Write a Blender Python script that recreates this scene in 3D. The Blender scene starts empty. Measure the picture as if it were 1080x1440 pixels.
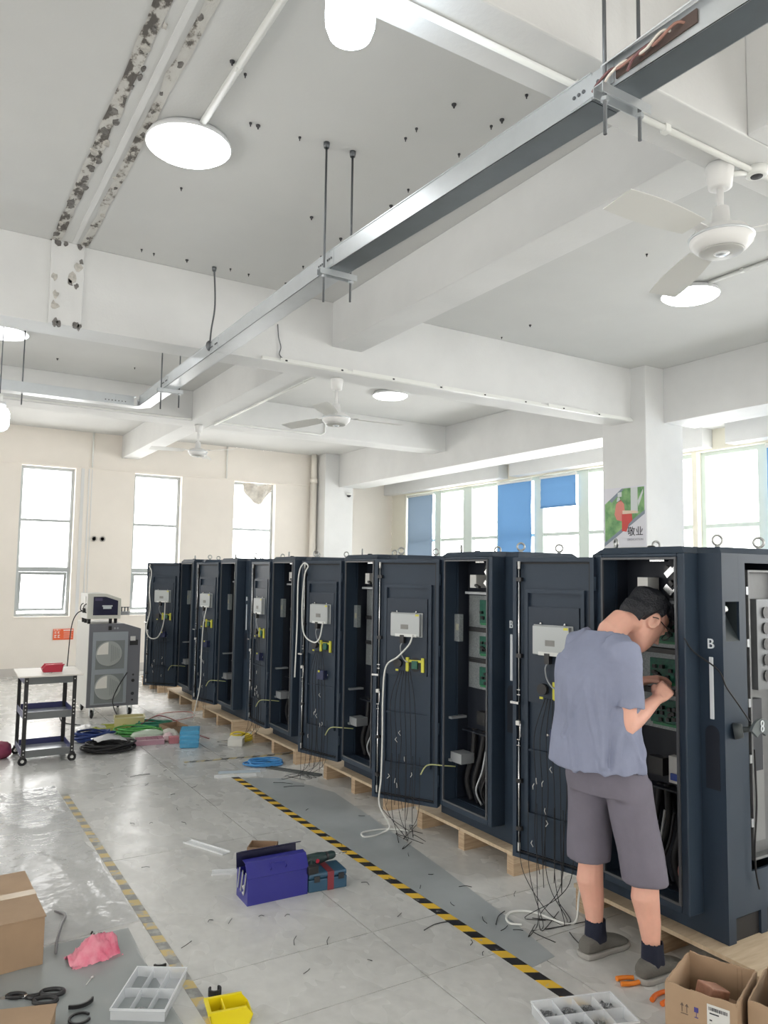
import bpy, bmesh, math, random
from mathutils import Vector, Matrix, noise as mnoise
random.seed(7)
SC = bpy.context.scene
COL = SC.collection
R = math.radians
PI = math.pi

# ------------------------------------------------------------------ camera, world, light, exposure
cam_d = bpy.data.cameras.new('camera')
cam = bpy.data.objects.new('camera', cam_d)
COL.objects.link(cam)
cam_d.sensor_fit = 'VERTICAL'
cam_d.sensor_height = 24.0
cam_d.lens = 1069.0 / 1440.0 * 24.0
cam_d.clip_start = 0.05
cam_d.clip_end = 400
_cy = Vector((-658, -77, -1069)).normalized()          # room's long axis (+Y) seen from the camera
_cx = Vector((1750, -112, -1069)).normalized()         # room's cross axis (+X)
_cx = (_cx - _cy * _cx.dot(_cy)).normalized()
_cz = _cx.cross(_cy)
m3 = Matrix((_cx, _cy, _cz))
cam.matrix_world = Matrix.Translation((0, 0, 1.65)) @ m3.to_4x4()
SC.camera = cam

SC.view_settings.view_transform = 'Standard'
SC.view_settings.look = 'None'
SC.view_settings.gamma = 1.0
SC.view_settings.use_curve_mapping = False
SC.view_settings.exposure = 0.22

world = bpy.data.worlds.new('overcast_sky')
SC.world = world
world.use_nodes = True
_bg = world.node_tree.nodes['Background']
_bg.inputs[0].default_value = (1.0, 0.99, 0.965, 1)
_bg.inputs[1].default_value = 7.0
SC.cycles.max_bounces = 8
SC.cycles.diffuse_bounces = 5
SC.cycles.transparent_max_bounces = 12
SC.cycles.sample_clamp_indirect = 6.0
SC.cycles.use_denoising = True

def portal(cx, cy, cz, sx, sz, rot):
    """sky portal in a window opening: tells the renderer where daylight enters"""
    l = bpy.data.lights.new('window_portal', 'AREA')
    l.shape = 'RECTANGLE'; l.size = sx; l.size_y = sz
    l.cycles.is_portal = True
    o = bpy.data.objects.new('window_portal', l)
    COL.objects.link(o)
    o.location = (cx, cy, cz); o.rotation_euler = rot
    o['kind'] = 'helper'

# ------------------------------------------------------------------ materials
_M = {}
def mat(name, col=(0.5, 0.5, 0.5), rough=0.5, metal=0.0, var=0.0, vscale=6.0, bump=0.0, bscale=40.0,
        col2=None, emit=0.0, alpha=1.0, trans=0.0, spec=None, stretch=None, detail=4.0, rvar=0.0, coat=0.0):
    if name in _M: return _M[name]
    m = bpy.data.materials.new(name); m.use_nodes = True
    nt = m.node_tree; n = nt.nodes; L = nt.links
    b = n['Principled BSDF']
    b.inputs['Base Color'].default_value = (*col, 1)
    b.inputs['Roughness'].default_value = rough
    b.inputs['Metallic'].default_value = metal
    if spec is not None: b.inputs['Specular IOR Level'].default_value = spec
    if coat: b.inputs['Coat Weight'].default_value = coat
    if emit:
        b.inputs['Emission Color'].default_value = (*col, 1)
        b.inputs['Emission Strength'].default_value = emit
    if alpha < 1: b.inputs['Alpha'].default_value = alpha
    if trans: b.inputs['Transmission Weight'].default_value = trans
    tc = n.new('ShaderNodeTexCoord')
    vec = tc.outputs['Object']
    if stretch:
        mp = n.new('ShaderNodeMapping'); mp.inputs['Scale'].default_value = stretch
        L.new(vec, mp.inputs['Vector']); vec = mp.outputs[0]
    if var or col2:
        nz = n.new('ShaderNodeTexNoise'); nz.inputs['Scale'].default_value = vscale
        nz.inputs['Detail'].default_value = detail; nz.inputs['Roughness'].default_value = 0.6
        L.new(vec, nz.inputs['Vector'])
        cr = n.new('ShaderNodeValToRGB')
        c2 = col2 or tuple(max(0, c * (1 - var)) for c in col)
        c1 = col if col2 else tuple(min(1, c * (1 + var * 0.6)) for c in col)
        cr.color_ramp.elements[0].position = 0.32; cr.color_ramp.elements[1].position = 0.68
        cr.color_ramp.elements[0].color = (*c2, 1); cr.color_ramp.elements[1].color = (*c1, 1)
        L.new(nz.outputs['Fac'], cr.inputs[0]); L.new(cr.outputs[0], b.inputs['Base Color'])
        if rvar:
            mr = n.new('ShaderNodeMapRange'); mr.inputs['To Min'].default_value = rough - rvar; mr.inputs['To Max'].default_value = rough + rvar
            mr.inputs['From Min'].default_value = 0.3; mr.inputs['From Max'].default_value = 0.7
            L.new(nz.outputs['Fac'], mr.inputs['Value']); L.new(mr.outputs[0], b.inputs['Roughness'])
    if bump:
        bz = n.new('ShaderNodeTexNoise'); bz.inputs['Scale'].default_value = bscale; bz.inputs['Detail'].default_value = 3
        L.new(vec, bz.inputs['Vector'])
        bp = n.new('ShaderNodeBump'); bp.inputs['Strength'].default_value = bump; bp.inputs['Distance'].default_value = 0.01
        L.new(bz.outputs['Fac'], bp.inputs['Height']); L.new(bp.outputs[0], b.inputs['Normal'])
    _M[name] = m
    return m

def glass_mat(name, tint=(1, 1, 1), gloss=0.06):
    if name in _M: return _M[name]
    m = bpy.data.materials.new(name); m.use_nodes = True
    nt = m.node_tree; n = nt.nodes; L = nt.links
    n.remove(n['Principled BSDF'])
    t = n.new('ShaderNodeBsdfTransparent'); t.inputs[0].default_value = (*tint, 1)
    g = n.new('ShaderNodeBsdfGlossy'); g.inputs['Roughness'].default_value = 0.03
    mx = n.new('ShaderNodeMixShader'); mx.inputs[0].default_value = gloss
    L.new(t.outputs[0], mx.inputs[1]); L.new(g.outputs[0], mx.inputs[2])
    L.new(mx.outputs[0], n['Material Output'].inputs['Surface'])
    _M[name] = m; return m

def fabric_trans(name, col, tr=0.5):
    if name in _M: return _M[name]
    m = bpy.data.materials.new(name); m.use_nodes = True
    nt = m.node_tree; n = nt.nodes; L = nt.links
    n.remove(n['Principled BSDF'])
    d = n.new('ShaderNodeBsdfDiffuse'); d.inputs[0].default_value = (*col, 1)
    t = n.new('ShaderNodeBsdfTranslucent'); t.inputs[0].default_value = (*col, 1)
    w = n.new('ShaderNodeTexWave'); w.inputs['Scale'].default_value = 1.5; w.inputs['Distortion'].default_value = 2
    w.bands_direction = 'Z'
    tc = n.new('ShaderNodeTexCoord'); L.new(tc.outputs['Object'], w.inputs['Vector'])
    bp = n.new('ShaderNodeBump'); bp.inputs['Strength'].default_value = 0.15; L.new(w.outputs['Fac'], bp.inputs['Height'])
    L.new(bp.outputs[0], d.inputs['Normal'])
    mx = n.new('ShaderNodeMixShader'); mx.inputs[0].default_value = tr
    L.new(d.outputs[0], mx.inputs[1]); L.new(t.outputs[0], mx.inputs[2])
    L.new(mx.outputs[0], n['Material Output'].inputs['Surface'])
    _M[name] = m; return m

# ------------------------------------------------------------------ mesh building
_J = random.Random(99)
class MB:
    def __init__(s): s.v = []; s.f = []; s.sm = []
    def add(s, vs, fs, smooth=False):
        o = len(s.v); s.v += [tuple(p) for p in vs]
        for f in fs: s.f.append(tuple(i + o for i in f)); s.sm.append(smooth)
        return s
    def box(s, x0, x1, y0, y1, z0, z1):
        j = _J.uniform; a = .00015          # hand-built tolerance: no two faces exactly coplanar
        x0 += j(-a, a); x1 += j(-a, a); y0 += j(-a, a); y1 += j(-a, a); z0 += j(-a, a); z1 += j(-a, a)
        return s.add([(x0,y0,z0),(x1,y0,z0),(x1,y1,z0),(x0,y1,z0),(x0,y0,z1),(x1,y0,z1),(x1,y1,z1),(x0,y1,z1)],
                     [(0,3,2,1),(4,5,6,7),(0,1,5,4),(1,2,6,5),(2,3,7,6),(3,0,4,7)])
    def cbox(s, c, d, rot=None):
        h = [x / 2 for x in d]; vs = []
        for z in (-1, 1):
            for x, y in ((-1,-1),(1,-1),(1,1),(-1,1)):
                p = Vector((x*h[0], y*h[1], z*h[2]))
                if rot is not None: p = rot @ p
                vs.append(p + Vector(c))
        return s.add(vs, [(0,3,2,1),(4,5,6,7),(0,1,5,4),(1,2,6,5),(2,3,7,6),(3,0,4,7)])
    def prism(s, poly, h0, h1, axis='z', smooth=False):
        """poly: 2-D outline, counter-clockwise; extruded along axis from h0 to h1"""
        def P(a, b, h):
            return {'z': (a, b, h), 'x': (h, a, b), 'y': (b, h, a)}[axis]
        n = len(poly)
        vs = [P(a, b, h0) for a, b in poly] + [P(a, b, h1) for a, b in poly]
        fs = [tuple(range(n - 1, -1, -1)), tuple(range(n, 2 * n))]
        s.add(vs, fs)
        o = len(s.v) - 2 * n
        for i in range(n):
            j = (i + 1) % n
            s.f.append((o + i, o + j, o + n + j, o + n + i)); s.sm.append(smooth)
        return s
    def cyl(s, p0, p1, r0, r1=None, seg=12, caps=True, smooth=True):
        r1 = r0 if r1 is None else r1
        p0 = Vector(p0); p1 = Vector(p1); d = (p1 - p0).normalized()
        a = d.orthogonal().normalized(); b = d.cross(a)
        vs = []
        for p, r in ((p0, r0), (p1, r1)):
            for i in range(seg):
                t = 2 * PI * i / seg
                vs.append(p + a * (r * math.cos(t)) + b * (r * math.sin(t)))
        s.add(vs, [(i, (i + 1) % seg, seg + (i + 1) % seg, seg + i) for i in range(seg)], smooth)
        if caps:
            o = len(s.v) - 2 * seg
            s.f.append(tuple(o + i for i in range(seg - 1, -1, -1))); s.sm.append(False)
            s.f.append(tuple(o + seg + i for i in range(seg))); s.sm.append(False)
        return s
    def tube(s, pts, r, seg=6, closed=False, caps=True):
        P = [Vector(p) for p in pts]; n = len(P)
        rs = r if isinstance(r, (list, tuple)) else [r] * n
        vs = []; a = None
        for i in range(n):
            if closed: d = P[(i + 1) % n] - P[i - 1]
            else: d = P[min(i + 1, n - 1)] - P[max(i - 1, 0)]
            if d.length < 1e-9: d = Vector((0, 0, 1))
            d.normalize()
            if a is None: a = d.orthogonal().normalized()
            else:
                a = a - d * a.dot(d)
                a = a.normalized() if a.length > 1e-6 else d.orthogonal().normalized()
            b = d.cross(a)
            for k in range(seg):
                t = 2 * PI * k / seg
                vs.append(P[i] + a * (rs[i] * math.cos(t)) + b * (rs[i] * math.sin(t)))
        fs = []
        for i in range(n if closed else n - 1):
            j = (i + 1) % n
            for k in range(seg):
                l = (k + 1) % seg
                fs.append((i*seg + k, i*seg + l, j*seg + l, j*seg + k))
        s.add(vs, fs, True)
        if caps and not closed:
            o = len(s.v) - n * seg
            s.f.append(tuple(o + k for k in range(seg - 1, -1, -1))); s.sm.append(False)
            s.f.append(tuple(o + (n-1)*seg + k for k in range(seg))); s.sm.append(False)
        return s
    def lathe(s, prof, seg=24, c=(0, 0, 0), smooth=True, M=None):
        """prof: [(r, z)...] turned round z"""
        vs = []; c = Vector(c)
        for r, z in prof:
            for k in range(seg):
                t = 2 * PI * k / seg
                p = Vector((r * math.cos(t), r * math.sin(t), z))
                if M is not None: p = M @ p
                vs.append(p + c)
        fs = []
        for i in range(len(prof) - 1):
            for k in range(seg):
                l = (k + 1) % seg
                fs.append((i*seg + k, i*seg + l, (i+1)*seg + l, (i+1)*seg + k))
        s.add(vs, fs, smooth)
        o = len(s.v) - len(prof) * seg
        if prof[0][0] > 1e-6: s.f.append(tuple(o + k for k in range(seg - 1, -1, -1))); s.sm.append(False)
        if prof[-1][0] > 1e-6: s.f.append(tuple(o + (len(prof)-1)*seg + k for k in range(seg))); s.sm.append(False)
        return s
    def ball(s, c, r, seg=12, rings=8, M=None):
        if not isinstance(r, (tuple, list)): r = (r, r, r)
        vs = []; c = Vector(c)
        for i in range(rings + 1):
            ph = -PI/2 + PI * i / rings
            for k in range(seg):
                t = 2 * PI * k / seg
                p = Vector((r[0]*math.cos(ph)*math.cos(t), r[1]*math.cos(ph)*math.sin(t), r[2]*math.sin(ph)))
                if M is not None: p = M @ p
                vs.append(p + c)
        fs = []
        for i in range(rings):
            for k in range(seg):
                l = (k + 1) % seg
                fs.append((i*seg + k, i*seg + l, (i+1)*seg + l, (i+1)*seg + k))
        return s.add(vs, fs, True)
    def loft(s, rings, caps=True):
        """rings: list of equal-length point loops"""
        n = len(rings[0]); vs = [p for r in rings for p in r]; fs = []
        for i in range(len(rings) - 1):
            for k in range(n):
                l = (k + 1) % n
                fs.append((i*n + k, i*n + l, (i+1)*n + l, (i+1)*n + k))
        s.add(vs, fs, True)
        if caps:
            o = len(s.v) - len(vs)
            s.f.append(tuple(o + k for k in range(n - 1, -1, -1))); s.sm.append(True)
            s.f.append(tuple(o + (len(rings)-1)*n + k for k in range(n))); s.sm.append(True)
        return s
    def mesh(s, name):
        me = bpy.data.meshes.new(name)
        me.from_pydata([tuple(v) for v in s.v], [], s.f)
        me.polygons.foreach_set('use_smooth', s.sm)
        me.update()
        return me
    def build(s, name, m, parent=None, bevel=0.0, loc=None, rz=None, kind=None, seg=2, fixn=False):
        me = s.mesh(name)
        if fixn:
            bm = bmesh.new(); bm.from_mesh(me)
            bmesh.ops.remove_doubles(bm, verts=bm.verts, dist=1e-6)
            bmesh.ops.recalc_face_normals(bm, faces=bm.faces); bm.to_mesh(me); bm.free()
        me.materials.append(m)
        o = bpy.data.objects.new(name, me); COL.objects.link(o)
        if parent is not None: o.parent = parent
        if loc is not None: o.location = loc
        if rz is not None: o.rotation_euler = (0, 0, rz)
        if bevel:
            b = o.modifiers.new('bevel', 'BEVEL'); b.width = bevel; b.segments = seg
            b.limit_method = 'ANGLE'; b.angle_limit = R(35)
        if kind: o['kind'] = kind
        return o

def smooth_path(pts, n=6, closed=False):
    P = [Vector(p) for p in pts]; out = []
    N = len(P)
    for i in range(N if closed else N - 1):
        if closed: a, b, c, d = P[i-1], P[i], P[(i+1) % N], P[(i+2) % N]
        else: a, b, c, d = P[max(i-1, 0)], P[i], P[i+1], P[min(i+2, N-1)]
        for k in range(n):
            t = k / n
            out.append(0.5 * ((2*b) + (c - a)*t + (2*a - 5*b + 4*c - d)*t*t + (3*b - a - 3*c + d)*t*t*t))
    if not closed: out.append(P[-1])
    return out

def tag(o, label=None, cat=None, group=None, kind=None):
    if label: o['label'] = label
    if cat: o['category'] = cat
    if group: o['group'] = group
    if kind: o['kind'] = kind
    return o
def thing(name, label, cat, loc=(0, 0, 0), rz=0.0, group=None):
    o = bpy.data.objects.new(name, None); COL.objects.link(o)
    o.empty_display_size = 0.1
    o.location = loc; o.rotation_euler = (0, 0, rz)
    return tag(o, label, cat, group)
def kids(o): return [c for c in list(o.children)]
def copy_tree(o, parent=None):
    c = o.copy(); COL.objects.link(c)
    if parent is not None: c.parent = parent
    for ch in kids(o): copy_tree(ch, c)
    return c
def text(name, body, size, m, parent, loc, rot, depth=0.001, align='CENTER', sx=1.0):
    cu = bpy.data.curves.new(name, 'FONT'); cu.body = body; cu.size = size; cu.extrude = depth
    cu.align_x = align; cu.align_y = 'CENTER'; cu.resolution_u = 3
    cu.materials.append(m)
    tmp = bpy.data.objects.new(name, cu)
    me = bpy.data.meshes.new_from_object(tmp); me.name = name
    if not me.materials: me.materials.append(m)
    bpy.data.objects.remove(tmp)
    o = bpy.data.objects.new(name, me); COL.objects.link(o)
    o.parent = parent; o.location = loc; o.rotation_euler = rot; o.scale = (sx, 1, 1)
    return o
# ------------------------------------------------------------------ the man at the near cabinet (faces +x, his left is +y)
PO = Vector((2.64, 2.34, 0))
m_skin = mat('skin', (.78, .43, .33), .5, var=.08, vscale=9)
try: _M['skin'].node_tree.nodes['Principled BSDF'].inputs['Subsurface Weight'].default_value = .06
except Exception: pass
m_hair = mat('black_hair', (.009, .010, .015), .42, bump=.8, bscale=120, stretch=(1, 1, 1))
m_shirt = mat('blue_grey_tshirt', (.255, .28, .39), .85, var=.10, vscale=7, bump=.25, bscale=22)
m_short = mat('mauve_grey_shorts', (.175, .163, .205), .85, var=.08, vscale=7, bump=.2, bscale=20)
m_sock = mat('navy_sock', (.012, .016, .035), .9, bump=.3, bscale=250)
m_shoe = mat('grey_mesh_shoe', (.145, .14, .125), .8, bump=.5, bscale=300)
m_blackp = mat('black_plastic', (.02, .02, .022), .4)
m_sole = mat('grey_sole', (.34, .33, .31), .6)

def ell(c, u, v, a, b, n=20, ph=0.0, p=2.0):
    """superellipse loop of n points round c in the plane of unit vectors u, v"""
    out = []
    for i in range(n):
        t = 2*PI*i/n + ph; ct, st = math.cos(t), math.sin(t)
        k = 2.0/p
        out.append(Vector(c) + Vector(u)*(a*math.copysign(abs(ct)**k, ct)) + Vector(v)*(b*math.copysign(abs(st)**k, st)))
    return out
def limb(joints, n=14):
    """joints: (point, r_side, r_depth) -> list of loops, first axis kept near +y"""
    P = [Vector(j[0]) for j in joints]; rings = []
    for i, j in enumerate(joints):
        d = (P[min(i+1, len(P)-1)] - P[max(i-1, 0)]).normalized()
        s = Vector((0, 1, 0)); s = (s - d*s.dot(d))
        s = s.normalized() if s.length > .2 else d.orthogonal().normalized()
        f = d.cross(s)
        rings.append(ell(P[i], s, f, j[1], j[2], n))
    return rings
def remesh(mb, vox, name, m, parent=None, smooth=2):
    me = mb.mesh(name + '_raw')
    o = bpy.data.objects.new(name + '_raw', me); COL.objects.link(o)
    r = o.modifiers.new('r', 'REMESH'); r.mode = 'VOXEL'; r.voxel_size = vox; r.use_smooth_shade = True
    s = o.modifiers.new('s', 'SMOOTH'); s.iterations = smooth; s.factor = .5
    dg = bpy.context.evaluated_depsgraph_get()
    new = bpy.data.meshes.new_from_object(o.evaluated_get(dg))
    bpy.data.objects.remove(o)
    new.name = name; new.materials.clear(); new.materials.append(m)
    for p in new.polygons: p.use_smooth = True
    q = bpy.data.objects.new(name, new); COL.objects.link(q)
    if parent is not None: q.parent = parent
    return q
def W(x, y, z): return Vector((x, y, z)) - PO

# joints
hipR, kneeR, ankR = W(2.60, 2.265, .83), W(2.665, 2.225, .44), W(2.685, 2.205, .085)
hipL, kneeL, ankL = W(2.595, 2.45, .83), W(2.605, 2.47, .44), W(2.635, 2.47, .085)
pel, wst, chs = W(2.59, 2.36, .86), W(2.565, 2.36, 1.02), W(2.555, 2.36, 1.22)
shR, elR, wrR = W(2.535, 2.20, 1.325), W(2.525, 2.19, 1.04), W(2.765, 2.225, 1.13)
shL, elL, wrL = W(2.60, 2.535, 1.335), W(2.72, 2.545, 1.085), W(2.90, 2.44, 1.165)
nk, hb = W(2.625, 2.365, 1.40), W(2.715, 2.37, 1.455)
hc = W(2.865, 2.38, 1.455)
hp = Matrix.Rotation(R(46), 3, 'Y')      # head bowed
hz = Matrix.Rotation(R(-13), 3, 'Z')
HM = (hz @ hp) @ Matrix.Scale(1.10, 3)
def H(u, v, w): return hc + HM @ Vector((u, v, w))

body = MB()
X_, Y_ = Vector((1,0,0)), Vector((0,1,0))
# trunk
body.loft([ell(pel + Vector((0,0,-.07)), X_, Y_, .09, .14), ell(pel, X_, Y_, .105, .155), ell(wst, X_, Y_, .095, .14), ell(chs, X_, Y_, .105, .16), ell(W(2.585,2.36,1.32), X_, Y_, .080, .14), ell(W(2.605,2.362,1.375), X_, Y_, .06, .10), ell(W(2.62,2.365,1.40), X_, Y_, .05, .06)])
# neck, leaning forward
nd = (hb - nk).normalized(); nu = nd.cross(Y_).normalized()
body.loft([ell(nk + Vector((-.02,0,-.06)), nu, Y_, .062, .064), ell(nk, nu, Y_, .060, .058), ell(hb, nu, Y_, .058, .054), ell(H(-.01,0,-.03), nu, Y_, .055, .052)])
# legs and arms
for a, k_, b_ in ((hipR, kneeR, ankR), (hipL, kneeL, ankL)):
    cl_ = k_.lerp(b_, .32) + Vector((-.012, 0, 0))
    body.loft(limb([(a + Vector((0,0,.05)), .08, .085), (a, .082, .09), (a.lerp(k_, .5), .070, .074), (k_ + Vector((0,0,.05)), .056, .058), (k_, .054, .055), (k_.lerp(b_, .15), .053, .055), (cl_, .057, .060), (k_.lerp(b_, .62), .046, .047), (k_.lerp(b_, .85), .036, .037), (b_, .035, .038), (b_ + Vector((.0,0,-.05)), .034, .045)]))
    body.loft([ell(b_ + Vector((-.045,0,-.055)), Y_, Vector((0,0,1)), .030, .026), ell(b_ + Vector((.02,0,-.045)), Y_, Vector((0,0,1)), .036, .036), ell(b_ + Vector((.10,0,-.058)), Y_, Vector((0,0,1)), .040, .024), ell(b_ + Vector((.16,0,-.064)), Y_, Vector((0,0,1)), .034, .016)])
for s, e, w_ in ((shR, elR, wrR), (shL, elL, wrL)):
    body.loft(limb([(s + Vector((0,0,.0)), .042, .044), (s.lerp(e, .15), .047, .049), (s.lerp(e, .55), .046, .048), (e + (s-e)*.12, .041, .043), (e, .041, .042)]))
    body.ball(e, .041, 14, 10)
    body.loft(limb([(e, .040, .041), (e.lerp(w_, .22), .043, .044), (e.lerp(w_, .55), .037, .037), (e.lerp(w_, .85), .028, .026), (w_, .028, .023)]))
# hands: palm, four fingers, thumb
def hand(w_, fwd, side, up, curl_, sgn):
    fwd = fwd.normalized(); up = (up - fwd*up.dot(fwd)).normalized(); side = fwd.cross(up)*sgn   # side -> towards the thumb
    body.loft([ell(w_, side, up, .028, .022, 12, p=2.6), ell(w_ + fwd*.035, side, up, .036, .018, 12, p=3), ell(w_ + fwd*.085, side, up, .041, .014, 12, p=3), ell(w_ + fwd*.095, side, up, .037, .010, 12, p=3)])
    for k_, (o_, l_) in enumerate(((.030, .068), (.010, .078), (-.010, .072), (-.029, .056))):
        p = w_ + fwd*.085 + side*o_; d = fwd.copy(); pts = [p - fwd*.02, p]; a = 0
        for seg_ in (.45, .32, .23):
            a += curl_*(.6 if seg_ == .45 else .8)
            d = fwd*math.cos(a) - up*math.sin(a)
            p = p + d*(l_*seg_); pts.append(p)
        body.tube(smooth_path(pts, 3), [.0098]*4 + [.0092]*4 + [.0085]*4 + [.0068], 8)
        body.ball(pts[-1], .0072, 8, 6)
    p = w_ + fwd*.03 + side*.026
    pts = [w_ + fwd*.02 + side*.014 - up*.004, p + side*.006 - up*.008, p + fwd*.034 + side*.016 - up*.020, p + fwd*.062 + side*.008 - up*.030]
    body.tube(smooth_path(pts, 4), [.014]*5 + [.0115]*5 + [.009]*3, 8); body.ball(pts[-1], .009, 8, 6)
hand(wrR, Vector((.90, .20, .38)), None, Vector((-.25, -.75, .55)), .62, -1)
hand(wrL, Vector((.86, -.35, .12)), None, Vector((-.05, .45, .85)), .55, 1)
# head: loops from chin to crown in the head's own frame (u forward, v left, w up)
prof = [(-.118, .050, .012, .014), (-.112, .050, .034, .030), (-.098, .040, .052, .046), (-.075, .026, .070, .058), (-.045, .014, .084, .066), (-.010, .006, .093, .071), (.030, .000, .098, .074), (.065, -.004, .096, .073), (.092, -.008, .083, .064), (.110, -.012, .060, .048), (.120, -.014, .030, .025)]
UV = (HM @ X_, HM @ Y_)
body.loft([ell(H(cu, 0, w_), UV[0], UV[1], a, b_, 24) for w_, cu, a, b_ in prof])
# nose, brow, lips, ears
body.loft([ell(H(.094, 0, .022), UV[1], HM @ Vector((0,0,1)), .007, .006, 10), ell(H(.104, 0, .0), UV[1], HM @ Vector((0,0,1)), .010, .012, 10), ell(H(.113, 0, -.018), UV[1], HM @ Vector((0,0,1)), .014, .010, 10), ell(H(.096, 0, -.03), UV[1], HM @ Vector((0,0,1)), .015, .006, 10)])
body.ball(H(.117, 0, -.019), .010, 10, 8)
for s in (-1, 1):
    body.ball(H(.086, s*.034, .032), (.012, .022, .007), 10, 6, M=HM)
    body.ball(H(.088, s*.032, .012), (.009, .014, .008), 10, 6, M=HM)
    body.tube([H(-.002 + .020*math.cos(a), s*(.076 + .006*math.cos(a*1)), -.004 + .031*math.sin(a)) for a in [2*PI*i/14 for i in range(14)]], .0062, 6, closed=True)
    body.ball(H(-.004, s*.074, -.006), (.016, .006, .024), 10, 8, M=HM)
body.ball(H(.090, 0, -.055), (.010, .024, .006), 10, 6, M=HM); body.ball(H(.088, 0, -.068), (.011, .021, .007), 10, 6, M=HM)
person = remesh(body, .0055, 'person', m_skin, None, 2)
person.location = PO
tag(person, 'person in blue-grey t-shirt and grey shorts leaning into the open cabinet', 'person')

# hair: thick cap over crown, back and sides, short at the nape
hair = MB(); n = 40; rings = []
lv = [(-.062, .0), (-.040, .2), (-.015, .5), (.015, .8), (.050, 1), (.085, 1), (.108, 1), (.125, 1), (.134, 1)]
for w_, _ in lv:
    # skull half axes at this height
    for (w0, c0, a0, b0), (w1, c1, a1, b1) in zip(prof, prof[1:]):
        if w0 <= min(w_, .1199) <= w1:
            t = (min(w_, .1199) - w0)/(w1 - w0); cu = c0 + (c1-c0)*t; a = a0 + (a1-a0)*t; b_ = b0 + (b1-b0)*t; break
    k_ = 1.0
    if w_ > .12: a, b_ = a*.75, b_*.75
    ring = []
    for i in range(n):
        t = 2*PI*i/n; ct, st = math.cos(t), math.sin(t)
        th_ = .014 + .006*mnoise.noise(Vector((ct*4, st*4, w_*30)))
        if w_ > .06: th_ += .006 + (.010 if ct > .3 else 0)
        front = ct > (.60 if w_ > .055 else (.30 if w_ > .03 else (-.28 if w_ > -.0 else (-.40 if w_ > -.03 else -.6))))
        if front and w_ < .062: th_ = -.012          # hidden under the face
        elif w_ < -.03: th_ *= .35
        # sideburn
        ring.append(H(cu + (a + th_)*ct, (b_ + th_)*st, w_ + (.006*mnoise.noise(Vector((ct*6, st*6, 3))) if w_ < -.03 else 0)))
    rings.append(ring)
hair.loft(rings)
# tufts combed forward over the forehead
rnd = random.Random(12)
for i in range(46):
    v_ = -.062 + .124*(i % 23)/22 + rnd.uniform(-.004, .004); base = .06 + rnd.uniform(-.02, .02)
    zt_ = .112 - 6*v_*v_
    hair.tube([H(base*.4, v_, zt_ + .010), H(base, v_*1.0, zt_ + .002), H(.094 - 5*v_*v_, v_*1.02, .080 + rnd.uniform(-.008,.01)), H(.108 - 7*v_*v_, v_*1.02, .056 + rnd.uniform(-.010,.014))], [.011, .010, .007, .002], 6)
for i in range(30):
    a = R(122 + 116*i/29); ca, sa = math.cos(a), math.sin(a)
    hair.tube([H(.095*ca - .01, .075*sa, .02), H(.104*ca, .081*sa, -.02), H(.092*ca + .004, .071*sa, -.058 - rnd.uniform(0,.012))], [.011, .009, .002], 6)
hr = remesh(hair, .006, 'hair', m_hair, person, 1)
hr['label'] = 'short thick black hair'

# glasses
gl = MB()
for s in (-1, 1):
    gl.tube([H(.112 - .10*abs(s*.036 + .024*math.cos(a))*.9, s*.036 + .024*math.cos(a), .012 + .017*math.sin(a)) for a in [2*PI*i/18 for i in range(18)]], .0022, 6, closed=True)
    gl.tube([H(.103, s*.059, .018), H(.06, s*.079, .018), H(.0, s*.080, .016), H(-.02, s*.078, .002)], .0022, 6)
gl.tube([H(.113, -.012, .014), H(.118, 0, .018), H(.113, .012, .014)], .0022, 6)
gf = gl.build('glasses', m_blackp, person); gf['label'] = 'thin dark framed glasses'
ln = MB()
for s in (-1, 1): ln.add([H(.112 - .10*abs(s*.036 + .022*math.cos(a))*.9, s*.036 + .022*math.cos(a), .012 + .015*math.sin(a)) for a in [2*PI*i/18 for i in range(18)]], [tuple(range(18))])
ln.build('lenses', glass_mat('spectacle_glass', (.93,.95,.95), .10), gf)

# t-shirt: loose trunk and two sleeves
def fold_ring(c, a, b_, amp, fr, ph, n=44, tilt=0.0, skew=(0, 0)):
    out = []
    for i in range(n):
        t = 2*PI*i/n; k_ = 1 + amp*math.sin(fr*t + ph) + amp*.6*math.sin((fr+3)*t - ph*1.7)
        p = Vector((a*k_*math.cos(t), b_*k_*math.sin(t), tilt*math.cos(t)))
        out.append(Vector(c) + p)
    return out
sh = MB()
sh.loft([fold_ring(W(2.535,2.365,.845), .155, .212, .035, 6, .3), fold_ring(W(2.535,2.365,.90), .152, .207, .034, 6, .6), fold_ring(W(2.535,2.363,.98), .147, .200, .032, 6, 1.0), fold_ring(W(2.535,2.362,1.06), .143, .196, .026, 5, 1.6), fold_ring(W(2.535,2.362,1.14), .140, .196, .018, 5, 2.0), fold_ring(W(2.540,2.362,1.22), .138, .198, .010, 4, 2.2), fold_ring(W(2.553,2.362,1.285), .126, .196, .006, 3, 1), fold_ring(W(2.570,2.363,1.335), .107, .170, .0, 3, 1), fold_ring(W(2.592,2.364,1.378), .086, .122, 0, 3, 1, tilt=-.006), fold_ring(W(2.612,2.365,1.402), .074, .092, 0, 3, 1, tilt=-.014)], caps=False)
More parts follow.
